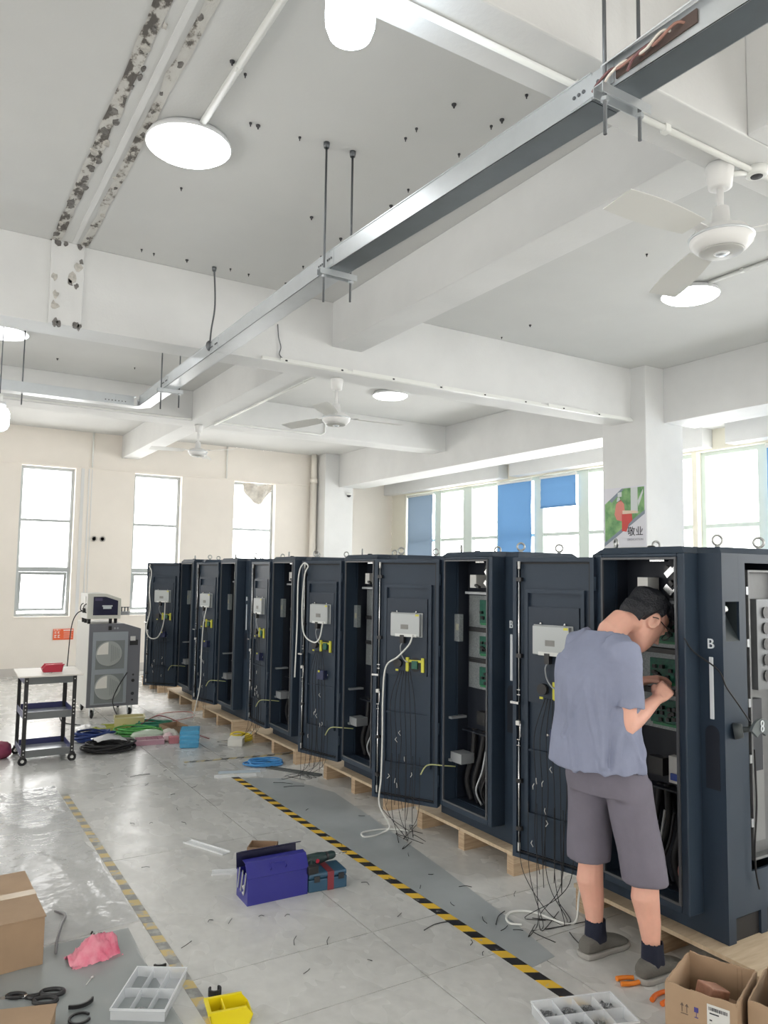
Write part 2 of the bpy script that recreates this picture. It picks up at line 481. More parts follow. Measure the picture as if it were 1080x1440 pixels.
for s, e, fl_ in ((shR, elR, 1), (shL, elL, -1)):
    d = (e - s).normalized()
    J_ = [(s + Vector((0.02, .065*fl_, .020)), .058, .070), (s + Vector((0.01, .018*fl_, .012)), .064, .074), (s + d*.05, .066, .074), (s + d*.11, .064, .072), (s + d*.17, .066, .074), (s + d*.215, .068, .076)]
    rg = limb(J_, 24)
    for i, r_ in enumerate(rg):
        c = sum(r_, Vector())/len(r_)
        rg[i] = [c + (p - c)*(1 + .02*math.sin(4*2*PI*k/24 + i*.9)*(i/5)) for k, p in enumerate(r_)]
    sh.loft(rg, caps=False)
def shell(mb, name, m, th, vox=.008, cut=None):
    """thicken open cloth and fuse its pieces"""
    me = mb.mesh(name + '_raw'); o = bpy.data.objects.new(name + '_raw', me); COL.objects.link(o)
    s = o.modifiers.new('t', 'SOLIDIFY'); s.thickness = th; s.offset = 0
    r = o.modifiers.new('r', 'REMESH'); r.mode = 'VOXEL'; r.voxel_size = vox; r.use_smooth_shade = True
    k_ = o.modifiers.new('s', 'SMOOTH'); k_.iterations = 3; k_.factor = .5
    dg = bpy.context.evaluated_depsgraph_get(); new = bpy.data.meshes.new_from_object(o.evaluated_get(dg)); bpy.data.objects.remove(o)
    new.name = name; new.materials.clear(); new.materials.append(m)
    for p in new.polygons: p.use_smooth = True
    q = bpy.data.objects.new(name, new); COL.objects.link(q); q.parent = person
    return q
ts = shell(sh, 't_shirt', m_shirt, .014); ts['label'] = 'loose blue-grey t-shirt'
# folds: a few long creases that fan out from shoulders and waist, plus smooth noise
_F = [(-160, 30, 1.30, .84, .010), (-140, 14, 1.22, .84, .011), (-122, -8, 1.30, .90, .009), (-100, -22, 1.18, .84, .010), (-78, 6, 1.10, .84, .010), (-150, -45, 1.24, 1.0, .008), (-115, 40, 1.10, .86, .009), (-60, -20, 1.05, .84, .009), (170, 20, 1.2, .84, .010)]
def folds(p):
    if (p - W(2.54, 2.36, p.z)).length > .24 and p.z > 1.02: return 0.0
    th = math.degrees(math.atan2(p.y - (2.36 - PO.y), p.x - (2.54 - PO.x))); q = 0.0
    for t0, sl, za, zb, A in _F:
        if not (zb - .03 < p.z < za + .03): continue
        u = (za - p.z)/(za - zb); c = t0 + sl*u
        d = ((th - c + 180) % 360 - 180)*.0035
        q += A*math.exp(-(d/.013)**2)*min(1, u*2.5 + .15) - A*.6*math.exp(-((d - .028)/.014)**2)*min(1, u*2.5)
    return q
_n = [v.normal.copy() for v in ts.data.vertices]
for v, nn in zip(ts.data.vertices, _n):
    p = v.co.copy(); sw = p.z*2.2 + p.y*1.4; k_ = mnoise.noise(Vector((p.x*6 + sw, p.y*10 - sw*1.5, p.z*2.2))); k2 = mnoise.noise(Vector((p.x*14, p.y*14 + p.z*5, p.z*7)))
    v.co = p + nn*(k_*.020 + k2*.006)*(1 if p.z < 1.3 else .3) + nn*folds(p)
# shorts
so = MB()
so.loft([fold_ring(W(2.578,2.362,.90), .118, .165, .006, 5, 0), fold_ring(W(2.585,2.362,.84), .130, .182, .012, 5, .4), fold_ring(W(2.592,2.36,.78), .136, .192, .012, 5, .9), fold_ring(W(2.597,2.358,.73), .130, .190, .01, 5, 1.4)], caps=False)
for h_, k_, hem, dx in ((hipR, kneeR, .385, .0), (hipL, kneeL, .415, .0)):
    J_ = []
    z_a = h_.z + .0
    for i in range(8):
        t = i/7; z_ = .80 + (hem - .80)*t
        tt = (h_.z - z_)/(h_.z - k_.z)
        c = h_.lerp(k_, tt); c = Vector((c.x - .010*t, c.y, z_))
        J_.append((c, .092 - .006*t, .098 - .012*t))
    rg = []
    for i, (c, a, b_) in enumerate(J_):
        rg.append(fold_ring(c, b_, a, .008 + .016*i/7, 4, i*.5 + h_.y*20, n=30))
    so.loft(rg, caps=False)
st_ = shell(so, 'shorts', m_short, .012); st_['label'] = 'knee-length mauve grey shorts'
_n = [v.normal.copy() for v in st_.data.vertices]
for v, nn in zip(st_.data.vertices, _n):
    p = v.co.copy(); v.co = p + nn*(mnoise.noise(Vector((p.x*9, p.y*9, p.z*6)))*.007)
# socks and shoes
for b_, lab in ((ankR, 'R'), (ankL, 'L')):
    f = MB().loft(limb([(b_ + Vector((0,0,.065)), .041, .043), (b_ + Vector((0,0,.03)), .041, .044), (b_, .042, .048), (b_ + Vector((0.004,0,-.03)), .042, .055)]), caps=False)
    shell(f, 'sock', m_sock, .006, .006)
    Z_ = Vector((0,0,1)); g = Vector((b_.x, b_.y, 0))
    up = MB()
    # outline loops along the foot, heel to toe: (x, half width, height of top, bottom)
    st = [(-.080, .020, .050, .016), (-.072, .032, .072, .014), (-.045, .040, .086, .014), (-.005, .043, .088, .014), (.035, .043, .083, .014), (.075, .047, .070, .014), (.115, .050, .056, .014), (.150, .046, .046, .014), (.175, .034, .036, .016), (.187, .016, .028, .018)]
    up.loft([ell(g + Vector((x, 0, (t + bt)/2)), Y_, Z_, w_, (t - bt)/2, 18, p=2.5) for x, w_, t, bt in st])
    uo = remesh(up, .0055, 'shoe', m_shoe, person, 2)
    so_ = MB(); o_ = [(-.088, .018), (-.078, .036), (-.045, .045), (.0, .047), (.04, .046), (.08, .050), (.12, .053), (.155, .049), (.182, .036), (.195, .016)]
    poly = [(g.x + x, g.y - w_) for x, w_ in o_] + [(g.x + x, g.y + w_) for x, w_ in reversed(o_)]
    so_.prism(poly, .001, .024, smooth=True).build('shoe_sole', m_sole, uo, bevel=.005)
# ------------------------------------------------------------------ the room
ZC = 3.88            # slab soffit
X0, X1 = -4.2, 8.15  # side walls
Y0, Y1 = -3.2, 13.0  # end walls
m_wall = mat('painted_wall', (0.85, 0.80, 0.735), 0.75, var=0.05, vscale=0.9, bump=0.08, bscale=60)
m_wallr = mat('painted_wall_warm', (0.82, 0.79, 0.68), 0.75, var=0.05, vscale=0.9, bump=0.08, bscale=60)
m_beam = mat('painted_beam', (0.735, 0.74, 0.735), 0.7, var=0.06, vscale=1.3, bump=0.1, bscale=50)
m_ceil = mat('painted_slab', (0.655, 0.66, 0.65), 0.75, var=0.05, vscale=0.8, bump=0.08, bscale=70)
m_pvc = mat('white_pvc', (0.82, 0.83, 0.80), 0.35)
m_galv = mat('galvanised_steel', (0.66, 0.69, 0.71), 0.36, 0.75, var=0.05, vscale=6)
m_rod = mat('threaded_rod_steel', (0.16, 0.17, 0.18), 0.45, 0.8)
m_alu = mat('grey_aluminium_frame', (0.42, 0.45, 0.46), 0.4, 0.5)
m_green_frame = mat('pale_green_window_frame', (0.62, 0.70, 0.66), 0.45)
m_glass = glass_mat('window_glass')
m_flake_d = mat('bare_concrete', (0.20, 0.19, 0.18), 0.9, var=0.5, vscale=30)
m_flake_l = mat('loose_plaster', (0.55, 0.53, 0.49), 0.9, var=0.35, vscale=25)

def struct(o): o['kind'] = 'structure'; return o

# floor: slabs with saw-cut joints over a screed
def floor_mat():
    m = bpy.data.materials.new('painted_concrete'); m.use_nodes = True
    n = m.node_tree.nodes; L = m.node_tree.links; b = n['Principled BSDF']
    tc = n.new('ShaderNodeTexCoord')
    def nz(sc, det, st=(1, 1, 1), rough=.6):
        mp = n.new('ShaderNodeMapping'); mp.inputs['Scale'].default_value = st; L.new(tc.outputs['Object'], mp.inputs[0])
        t = n.new('ShaderNodeTexNoise'); t.inputs['Scale'].default_value = sc; t.inputs['Detail'].default_value = det; t.inputs['Roughness'].default_value = rough
        L.new(mp.outputs[0], t.inputs['Vector']); return t.outputs['Fac']
    big, fine, scuff = nz(1.1, 3), nz(22, 3, (1, .8, 1), .5), nz(4, 2, (1.3, .8, 1), .5)
    def rng(src, a, b_, c, d):
        r = n.new('ShaderNodeMapRange'); r.inputs['From Min'].default_value = a; r.inputs['From Max'].default_value = b_; r.inputs['To Min'].default_value = c; r.inputs['To Max'].default_value = d
        L.new(src, r.inputs['Value']); return r.outputs[0]
    def mul(x, y):
        t = n.new('ShaderNodeMath'); t.operation = 'MULTIPLY'; L.new(x, t.inputs[0]); L.new(y, t.inputs[1]); return t.outputs[0]
    v = mul(mul(rng(big, .2, .8, .90, 1.06), rng(fine, .15, .85, .88, 1.08)), rng(scuff, .15, .85, .93, 1.05))
    mx = n.new('ShaderNodeVectorMath'); mx.operation = 'SCALE'; mx.inputs[0].default_value = (.63, .63, .61); L.new(v, mx.inputs['Scale'])
    L.new(mx.outputs[0], b.inputs['Base Color'])
    L.new(rng(scuff, .2, .8, .18, .36), b.inputs['Roughness'])
    bp = n.new('ShaderNodeBump'); bp.inputs['Strength'].default_value = .10; bp.inputs['Distance'].default_value = .01
    L.new(fine, bp.inputs['Height']); L.new(bp.outputs[0], b.inputs['Normal'])
    return m
m_floor = floor_mat()
m_joint = mat('joint_filler', (0.20, 0.20, 0.19), 0.8)
floor = struct(MB().box(X0, X1, Y0, Y1, -0.12, -0.006).build('floor', m_joint))
xs = [X0, -2.6, -1.1, 0.38, 1.885, 2.406, 3.9, 5.4, 6.9, X1]
ys = [Y0, -1.9, -0.4, 1.1, 2.69, 3.13, 4.6, 6.1, 7.6, 9.1, 10.6, 12.0, Y1]
for i in range(len(xs) - 1):
    for j in range(len(ys) - 1):
        MB().box(xs[i] + .002, xs[i+1] - .002, ys[j] + .002, ys[j+1] - .002, -0.008, 0.0).build('slab', m_floor, floor)

# ceiling slab and beams
ceil = struct(MB().box(X0, X1, Y0, Y1, ZC, ZC + 0.2).build('ceiling', m_ceil))
def beam(x0, x1, y0, y1, z0):
    return struct(MB().box(x0, x1, y0, y1, z0, ZC).build('ceiling_beam', m_beam, bevel=0.006))
beam(X0, 6.71, 5.463, 5.735, 3.30)      # cross beam
beam(X0, 6.71, 1.62, 1.85, 3.30)        # cross beam over the work area
beam(2.82, 3.10, 1.85, 5.463, 3.504)    # long secondary beam
beam(2.82, 3.10, 5.735, Y1, 3.504)
beam(2.56, 3.10, Y0, 1.62, 3.30)
beam(X0, 2.82, 9.20, 9.58, 3.50)        # far cross beam
beam(3.10, 6.71, 9.20, 9.58, 3.50)
beam(6.71, 7.22, 5.86, 12.6, 3.26)      # beam between the columns
beam(6.71, 7.22, Y0, 5.27, 3.29)
beam(7.22, X1, 5.40, 5.70, 3.45)
beam(7.22, X1, 9.20, 9.45, 3.45)
beam(7.95, X1, Y0, 5.40, 3.22); beam(7.95, X1, 5.70, 9.2, 3.22); beam(7.95, X1, 9.45, Y1, 3.22)
def column(x0, x1, y0, y1, name):
    return struct(MB().box(x0, x1, y0, y1, 0, ZC).build(name, m_beam, bevel=0.008))
col_a = column(6.42, 7.02, 5.27, 5.86, 'column')
column(6.42, 7.02, 12.6, 13.0, 'column')
column(6.42, 7.02, -2.4, -1.8, 'column')
column(-2.6, -2.1, 5.3, 5.86, 'column')

# walls with window openings
def wall(name, axis, p, t, a0, a1, z0, z1, ops, m):
    """axis 'y': plane y=p spanning x; axis 'x': plane x=p spanning y; solid from p to p+t"""
    A = sorted({a0, a1} | {v for o in ops for v in o[:2]}); Z = sorted({z0, z1} | {v for o in ops for v in o[2:]})
    b = MB()
    for i in range(len(A) - 1):
        for k in range(len(Z) - 1):
            ca, cz = (A[i] + A[i+1]) / 2, (Z[k] + Z[k+1]) / 2
            if any(o[0] < ca < o[1] and o[2] < cz < o[3] for o in ops): continue
            if axis == 'y': b.box(A[i], A[i+1], min(p, p+t), max(p, p+t), Z[k], Z[k+1])
            else: b.box(min(p, p+t), max(p, p+t), A[i], A[i+1], Z[k], Z[k+1])
    return struct(b.build(name, m, fixn=True))
back_ops = [(x, x + 0.80, 0.90, 3.27) for x in (-3.92, -2.17, -0.42, 1.32, 3.05, 4.80)]
wall('wall_back', 'y', Y1, 0.24, X0, X1, 0, ZC, back_ops, m_wall)
right_ops = [(6.0, 12.5, 0.95, 3.20), (-2.6, 5.93, 0.95, 3.20)]
wall('wall_right', 'x', X1, 0.24, Y0, Y1, 0, ZC, right_ops, m_wallr)
left_ops = [(-1.6, -0.6, 0.95, 3.0), (2.4, 3.4, 0.95, 3.0), (4.6, 5.6, 0.95, 3.0), (8.2, 9.2, .95, 3.0)]  # unseen window openings, added and sized to light surfaces from the left
wall('wall_left', 'x', X0, -0.24, Y0, Y1, 0, ZC, left_ops, m_wall)
for o in left_ops: portal(X0 - 0.13, (o[0]+o[1])/2, (o[2]+o[3])/2, o[3]-o[2], o[1]-o[0], (0, R(-90), 0))
rear_ops = [(-1.2, 0.4, 0.95, 2.75), (3.4, 4.8, 0.95, 2.75)]  # unseen window openings, added behind the camera to light sides facing it
wall('wall_rear', 'y', Y0, -0.24, X0, X1, 0, ZC, rear_ops, m_wall)
struct(MB().box(X0, 6.40, Y1 - 0.022, Y1 - 0.002, 3.285, 3.31).build('trim_1', m_wall))
struct(MB().box(X0, 6.42, Y1 - 0.012, Y1 - 0.002, 0.0, 0.12).build('baseboard_back', mat('grey_skirting', (0.60, 0.57, 0.54), 0.6)))
for o in back_ops: portal((o[0]+o[1])/2, Y1 + 0.13, (o[2]+o[3])/2, .8, 2.37, (R(-90), 0, 0))
for o in rear_ops: portal((o[0]+o[1])/2, Y0 - 0.13, (o[2]+o[3])/2, o[1]-o[0], o[3]-o[2], (R(90), 0, 0))
for o in right_ops: portal(X1 + 0.13, (o[0]+o[1])/2, (o[2]+o[3])/2, 2.25, o[1]-o[0], (0, R(90), 0))

# back wall windows: three lights, the lowest a top-hung sash
nwin = 0
def back_window(x):
    global nwin; nwin += 1
    x1 = x + 0.80; yf = Y1 + 0.12; z0, z1 = 0.90, 3.27
    f = MB()
    f.box(x, x + .045, yf, yf + .06, z0, z1).box(x1 - .045, x1, yf, yf + .06, z0, z1)
    f.box(x, x1, yf, yf + .06, z1 - .045, z1).box(x, x1, yf, yf + .06, z0, z0 + .045)
    f.box(x, x1, yf - .005, yf + .06, 2.395, 2.435).box(x, x1, yf - .01, yf + .07, 1.60, 1.675)
    w = struct(f.build('window_%d' % nwin, m_alu))
    MB().box(x + .04, x1 - .04, yf + .025, yf + .031, 2.43, 3.23).build('pane', m_glass, w)
    MB().box(x + .04, x1 - .04, yf + .025, yf + .031, 1.67, 2.40).build('pane', m_glass, w)
    s = MB(); a = R(9)
    sw, sh = 0.70, 0.62
    for bx in ((0, .04, 0, sh), (sw - .04, sw, 0, sh), (0, sw, 0, .04), (0, sw, sh - .04, sh)):
        s.box(bx[0], bx[1], -.018, .018, -bx[3], -bx[2])
    so = s.build('sash', m_alu, w, loc=(x + .05, yf + .035, 1.595)); so.rotation_euler = (a, 0, 0)
    po = MB().box(.035, sw - .035, -.003, .003, -sh + .035, -.035).build('pane', m_glass, so)
    MB().box(sw/2 - .06, sw/2 + .06, -.035, -.018, -sh + .008, -sh + .026).build('sash_handle', m_galv, so)
    sill = MB().box(x - .02, x1 + .02, Y1 - .012, yf, 0.885, 0.90).build('window_sill', m_wall, w)
for o in back_ops: back_window(o[0])

# right wall glazing
def right_window(y0, y1, mull, trans):
    global nwin; nwin += 1
    xf = X1 + .09; f = MB(); z0, z1 = .95, 3.20
    f.box(xf, xf + .07, y0, y0 + .06, z0, z1).box(xf, xf + .07, y1 - .06, y1, z0, z1)
    f.box(xf, xf + .07, y0, y1, z1 - .05, z1).box(xf, xf + .07, y0, y1, z0, z0 + .06)
    f.box(xf, xf + .07, y0, y1, trans - .025, trans + .025)
    for a, b in mull: f.box(xf - .01, xf + .08, a, b, z0, z1)
    w = struct(f.build('window_%d' % nwin, m_green_frame))
    E_ = [y0 + .06] + [v for m_ in mull for v in m_] + [y1 - .06]
    for i in range(0, len(E_), 2):
        for za, zb in ((z0 + .06, trans - .025), (trans + .025, z1 - .05)):
            MB().box(xf + .03, xf + .036, E_[i], E_[i+1], za, zb).build('pane', m_glass, w)
    return w
right_window(6.0, 12.5, [(7.78, 7.98), (8.72, 8.92), (9.76, 9.82), (10.50, 10.74), (11.42, 11.61)][::1], 2.285)
right_window(-2.6, 5.93, [(-1.2, -1.05), (0.2, 0.35), (1.6, 1.75), (3.0, 3.15), (4.05, 4.2), (5.06, 5.18)], 2.285)
m_blind = fabric_trans('blue_roller_blind_fabric', (0.15, 0.31, 0.56), 0.07)
m_blind2 = fabric_trans('dull_blue_blind_fabric', (0.24, 0.32, 0.42), 0.08)
def blind(y0, y1, zb, label, m):
    t = thing('roller_blind', label, 'blind', (X1 + .04, (y0+y1)/2, 3.19), 0, 'blue roller blinds on the window wall')
    h = (y1 - y0) / 2; H = 3.19 - zb
    MB().cyl((0, -h, -.025), (0, h, -.025), .024, seg=12).build('roller', m_pvc, t)
    g = MB(); n = 10
    vs = []; fs = []
    for i in range(n + 1):
        z = -.03 - (H - .03) * i / n
        off = .004 * math.sin(i * 2.1)
        vs += [(off, -h + .01, z), (off, h - .01, z)]
    for i in range(n): fs.append((2*i, 2*i+2, 2*i+3, 2*i+1))
    g.add(vs, fs, True).build('blind_fabric', m, t)
    MB().box(-.008, .008, -h + .01, h - .01, -H - .012, -H + .012).build('hem_bar', m, t)
blind(11.62, 12.48, 1.0, 'dull blue roller blind fully lowered beside the far wall corner', m_blind2)
blind(8.93, 9.76, 1.0, 'bright blue roller blind lowered all the way between two clear panes', m_blind)
blind(7.98, 8.74, 2.70, 'blue roller blind pulled only a third of the way down', m_blind)
blind(3.16, 4.04, 1.0, 'blue roller blind added out of view to cut light on the column', m_blind)  # unseen blind, added to dim the daylight reaching the poster column
blind(4.22, 5.05, 1.0, 'blue roller blind past the poster column at the picture edge', m_blind)
# ------------------------------------------------------------------ peeling plaster, anchors
def flake(cx, cy, r, flat=True, dark=True, face='z', seed=0, ar=1.0):
    rnd = random.Random(seed); n = 9; pts = []
    for i in range(n):
        t = 2*PI*i/n; q = r * rnd.uniform(.45, 1.15)
        pts.append((q*math.cos(t), q*math.sin(t)*ar))
    b = MB()
    t = .006 if dark else .008
    if face == 'z':
        b.prism([(cx+x, cy+y) for x, y in pts], ZC - t, ZC + .001)
    else:
        b.prism([(cy+y, cx+x) for x, y in pts], 5.463 - t, 5.464, axis='y')
    return b
def plaster_mat(name, sc, lo, hi, stretch):
    m = bpy.data.materials.new(name); m.use_nodes = True
    n = m.node_tree.nodes; L = m.node_tree.links; b = n['Principled BSDF']; b.inputs['Roughness'].default_value = .9
    tc = n.new('ShaderNodeTexCoord'); mp = n.new('ShaderNodeMapping'); mp.inputs['Scale'].default_value = stretch; L.new(tc.outputs['Object'], mp.inputs[0])
    n1 = n.new('ShaderNodeTexNoise'); n1.inputs['Scale'].default_value = sc; n1.inputs['Detail'].default_value = 9; n1.inputs['Roughness'].default_value = .65; L.new(mp.outputs[0], n1.inputs['Vector'])
    r1 = n.new('ShaderNodeValToRGB'); e = r1.color_ramp.elements
    e[0].position = lo; e[0].color = (.13,.12,.11,1); e[1].position = hi; e[1].color = (.62,.615,.585,1)
    q = e.new(lo + .035); q.color = (.36,.34,.31,1)
    q = e.new(lo + .07); q.color = (.58,.57,.54,1)
    L.new(n1.outputs['Fac'], r1.inputs[0]); L.new(r1.outputs[0], b.inputs['Base Color'])
    bp = n.new('ShaderNodeBump'); bp.inputs['Strength'].default_value = .5; bp.inputs['Distance'].default_value = .02
    L.new(n1.outputs['Fac'], bp.inputs['Height']); L.new(bp.outputs[0], b.inputs['Normal'])
    return m
m_pl1 = plaster_mat('flaked_plaster', 9, .445, .62, (1.4, .8, 1.4)); m_pl2 = plaster_mat('stained_plaster', 8, .40, .60, (1.2, .7, 1.2))
def ragged(xa, xb, w, seed):
    pts = []; n = 60
    for i in range(n + 1):
        t = i/n; y = Y0 + (5.463 - Y0)*t; x = xa + (xb - xa)*t
        pts.append((x + w*(.75 + .5*mnoise.noise(Vector((y*5, seed, 0)))), y))
    for i in range(n, -1, -1):
        t = i/n; y = Y0 + (5.463 - Y0)*t; x = xa + (xb - xa)*t
        pts.append((x - w*(.75 + .5*mnoise.noise(Vector((y*5, seed + 7, 0)))), y))
    return pts
def strip(xa, xb, w, seed, m):
    P = ragged(xa, xb, w, seed); n = len(P)//2; b = MB()
    vs = [(x, y, ZC - .004) for x, y in P]; fs = [(i, i+1, 2*n-2-i, 2*n-1-i) for i in range(n-1)]
    b.add(vs, fs).build('plaster_strip', m, ceil, fixn=True)
strip(.745, .69, .040, 1, m_pl1); strip(.865, .87, .034, 4, m_pl2)
k = 0
for (xa, ya), (xb, yb), n_, s_ in (((.745, 2.2), (.69, 5.45), 30, .026), ((.86, 2.2), (.87, 5.44), 14, .020)):
    for i in range(n_):
        k += 1; rnd = random.Random(k*13)
        t = (i + rnd.uniform(-.4, .4)) / n_
        x = xa + (xb-xa)*t + rnd.uniform(-.022, .022); y = ya + (yb-ya)*t
        dk = rnd.random() < .7
        flake(x, y, s_*rnd.uniform(.35, 1.0), True, dk, 'z', k, 1.9).build('plaster_flake', m_flake_d if dk else m_flake_l, ceil)
MB().box(.79, .82, Y0, 5.463, ZC - .004, ZC + .001).build('plaster_ridge', m_beam, ceil)
pil = struct(MB().box(.665, .875, 5.44, 5.463, 3.298, ZC).build('trim_2', m_beam, bevel=.004))
for i, (x, z, r, dk) in enumerate([(.70,3.865,.025,1),(.75,3.865,.018,1),(.84,3.865,.02,1),(.80,3.64,.035,0),(.79,3.60,.022,1),(.83,3.58,.018,1),(.84,3.72,.030,0),(.855,3.76,.018,1),(.70,3.42,.03,0),(.705,3.50,.025,0),(.71,3.312,.022,1),(.73,3.305,.018,1),(.84,3.312,.026,1),(.86,3.305,.02,1),(.69,3.62,.022,0)]):
    b = MB(); rnd = random.Random(i); n = 9
    b.prism([(z + r*rnd.uniform(.5,1.2)*math.sin(2*PI*j/n)*1.3, x + r*rnd.uniform(.5,1.1)*math.cos(2*PI*j/n)) for j in range(n)], 5.435 if x < .875 else 5.457, 5.464, axis='y')
    b.build('plaster_flake', m_flake_d if dk else m_flake_l, pil, fixn=True)
m_hole = mat('dark_anchor', (0.05, 0.05, 0.055), 0.7)
for i, (x, y) in enumerate([(1.06,3.06),(1.14,3.11),(1.3,3.45),(1.34,3.45),(1.56,3.43),(1.2,4.28),(2.0,4.19),(1.22,5.28),(1.31,5.3),(1.54,5.28),(1.86,5.26),(2.01,5.28),(2.3,4.36),(2.32,4.69),(2.29,4.92),(2.32,5.29),(2.02,3.14),(2.02,3.04),(2.06,2.78),(2.34,3.11),(2.32,2.82),(2.33,2.75),(2.3,2.54),(2.32,3.57),(2.34,3.79),(3.66,3.31),(4.19,3.41),(4.55,4.98),(4.57,5.39),(3.64,5.0),(1.16,8.59),(1.94,8.49)]):
    r = .007 if i % 3 else .011
    MB().lathe([(r*.4, -.02), (r*.5, -.010), (r, -.007), (r*1.1, .001)], 8, (x, y, ZC)).build('anchor_plug', m_hole, ceil)

# ------------------------------------------------------------------ cable tray with hangers
tray = thing('cable_tray', 'long galvanised cable tray hung from ceiling rods below the beams', 'cable tray', (1.72, 0.2, 3.1))
o0 = Vector((1.72, 0.2, 3.1))
def tz(y): return 3.075 + (y - .2) * .04 if y < 3.4 else 3.203
W_, HH = .115, .09
m_trayb = mat('dark_reflection_steel', (.13,.15,.165), .42, .7, var=.12, vscale=5)  # near tray bottoms: their dark reflection is put into the base colour
def tray_run(ya, yb, drop=0.0):
    b = MB(); za, zb = tz(ya) - o0.z, tz(yb) - o0.z; ya -= o0.y; yb -= o0.y
    def slab(x0, x1, h0, h1):
        b.add([(x0,ya,za+h0),(x1,ya,za+h0),(x1,yb,zb+h0),(x0,yb,zb+h0),(x0,ya,za+h1),(x1,ya,za+h1),(x1,yb,zb+h1),(x0,yb,zb+h1)],
              [(0,3,2,1),(4,5,6,7),(0,1,5,4),(1,2,6,5),(2,3,7,6),(3,0,4,7)])
    return slab, b
segs = [(.2, 1.60), (1.60, 3.38), (3.38, 5.15), (5.15, 6.40), (6.40, 7.28)]
for ya, yb in segs:
    s_, b = tray_run(ya + .002, yb - .002); s_(0, .003, 0, HH); b.build('tray_side', m_galv, tray)
    s_, b = tray_run(ya + .002, yb - .002); s_(W_ - .003, W_, 0, HH); b.build('tray_side', m_galv, tray)
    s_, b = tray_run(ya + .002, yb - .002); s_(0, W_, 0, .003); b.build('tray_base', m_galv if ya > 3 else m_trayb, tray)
    if ya > 1.0:
        s_, b = tray_run(ya + .002, yb - .002); s_(-.004, W_ + .004, HH, HH + .004); b.build('tray_cover', m_galv, tray)
# joint plates
for y in (1.60, 3.42, 5.15, 6.40):
    z = tz(y) - o0.z
    MB().box(-.004, 0, y - o0.y - .09, y - o0.y + .09, z + .01, z + HH - .01).build('joint_plate', m_galv, tray)
    for dy in (-.07, -.05, -.03, .03, .05, .07):
        MB().cyl((-.008, y - o0.y + dy, z + .045), (-.003, y - o0.y + dy, z + .045), .006, seg=8).build('bolt', m_rod, tray)
# elbow and the run that turns towards the other bay
zt = tz(7) - o0.z
b = MB()
el = [(W_, 7.28-.2), (W_, 7.32-.2), (.02, 7.44-.2), (-5.9, 7.44-.2), (-5.9, 7.325-.2), (-.04, 7.325-.2), (0, 7.28-.2)]
b.prism([(x, y) for x, y in el], zt, zt + .003).build('tray_base', m_galv, tray)
MB().box(-5.9, -.04, 7.123, 7.126, zt, zt + HH).build('tray_side', m_galv, tray)
MB().box(-5.9, -.02, 7.238, 7.241, zt, zt + HH).build('tray_side', m_galv, tray)
MB().add([(W_,7.12,zt),(.02,7.24,zt),(.02,7.24,zt+HH),(W_,7.12,zt+HH),(W_-.003,7.12,zt),(.017,7.24,zt),(.017,7.24,zt+HH),(W_-.003,7.12,zt+HH)],[(0,1,2,3),(7,6,5,4)]).build('tray_side', m_galv, tray)
MB().box(-5.9, -.02, 7.119, 7.245, zt + HH, zt + HH + .004).build('tray_cover', m_galv, tray)
MB().box(-.21, -.06, 7.117, 7.121, zt + .02, zt + HH - .012).build('joint_plate', m_galv, tray)
for i in range(7):
    MB().cyl((-.22 + i*.03 - .08, 7.122, zt + .03), (-.22 + i*.03 - .08, 7.117, zt + .03), .006, seg=8).build('bolt', m_rod, tray)
# hangers: a pair of threaded rods and a cross channel
for y, zb_ in ((1.53, 2.98), (3.40, 3.03), (6.45, 3.02)):
    z = tz(y)
    top_ = ZC if not 5.4 < y < 5.8 else 3.3
    for x in (-.02, W_ + .02):
        MB().cyl((x, y - .2, zb_ - o0.z + (.03 if x > 0 else 0)), (x, y - .2, top_ - o0.z), .006, seg=8).build('threaded_rod', m_rod, tray)
        MB().lathe([(.014, -.03), (.017, -.012), (.017, .0)], 8, (x, y - .2, top_ - o0.z)).build('rod_anchor', m_rod, tray)
        MB().lathe([(.013, -.012), (.013, 0)], 6, (x, y - .2, z - o0.z - .032), smooth=False).build('nut', m_galv, tray)
    zz = z - o0.z
    MB().box(-.05, W_ + .05, y - .2 - .02, y - .2 + .02, zz - .004, zz - .001).box(-.05, W_ + .05, y - .2 - .02, y - .2 - .017, zz - .032, zz - .001).box(-.05, W_ + .05, y - .2 + .017, y - .2 + .02, zz - .032, zz - .001).build('cross_channel', m_galv, tray)
MB().tube(smooth_path([(.03, 5.1, ZC - o0.z), (.045, 5.1, .5), (.02, 5.09, .3), (.0, 5.05, .18)]), .006, 6).build('threaded_rod', m_rod, tray)
MB().lathe([(.014, -.03), (.017, -.012), (.017, .0)], 8, (.03, 5.1, ZC - o0.z)).build('rod_anchor', m_rod, tray)
MB().ball((.0, 5.05, .17), (.03, .03, .04), 8, 6).build('tie_wire', m_rod, tray)
for x in (-1.0,):
    MB().cyl((x, 7.19, zt - .1), (x, 7.19, ZC - o0.z), .006, seg=8).build('threaded_rod', m_rod, tray)
# torn opening in the tray side with wire stubs, cover bent up
MB().box(-.006, -.001, 1.02, 1.30, .045, .085).build('cut_out', mat('tray_shadow_gap', (.10, .07, .06), .8), tray)
for i in range(6):
    rnd = random.Random(i + 5)
    y = 1.05 + i*.045
    MB().tube(smooth_path([(.03, y, .06), (-.02, y + .02, .062 + rnd.uniform(-.01,.02)), (-.03, y + .07, .05), (-.025, y + .1, .02 + rnd.uniform(0,.04))]), .0045, 6).build('wire_stub', mat('stub_%d' % (i % 3), [(.35,.18,.14), (.75,.70,.62), (.20,.09,.09)][i % 3], .5), tray)
c_ = MB().cbox((.02, 1.16, .135), (.12, .36, .004), Matrix.Rotation(R(-38), 3, 'Y')).build('tray_cover', m_galv, tray)

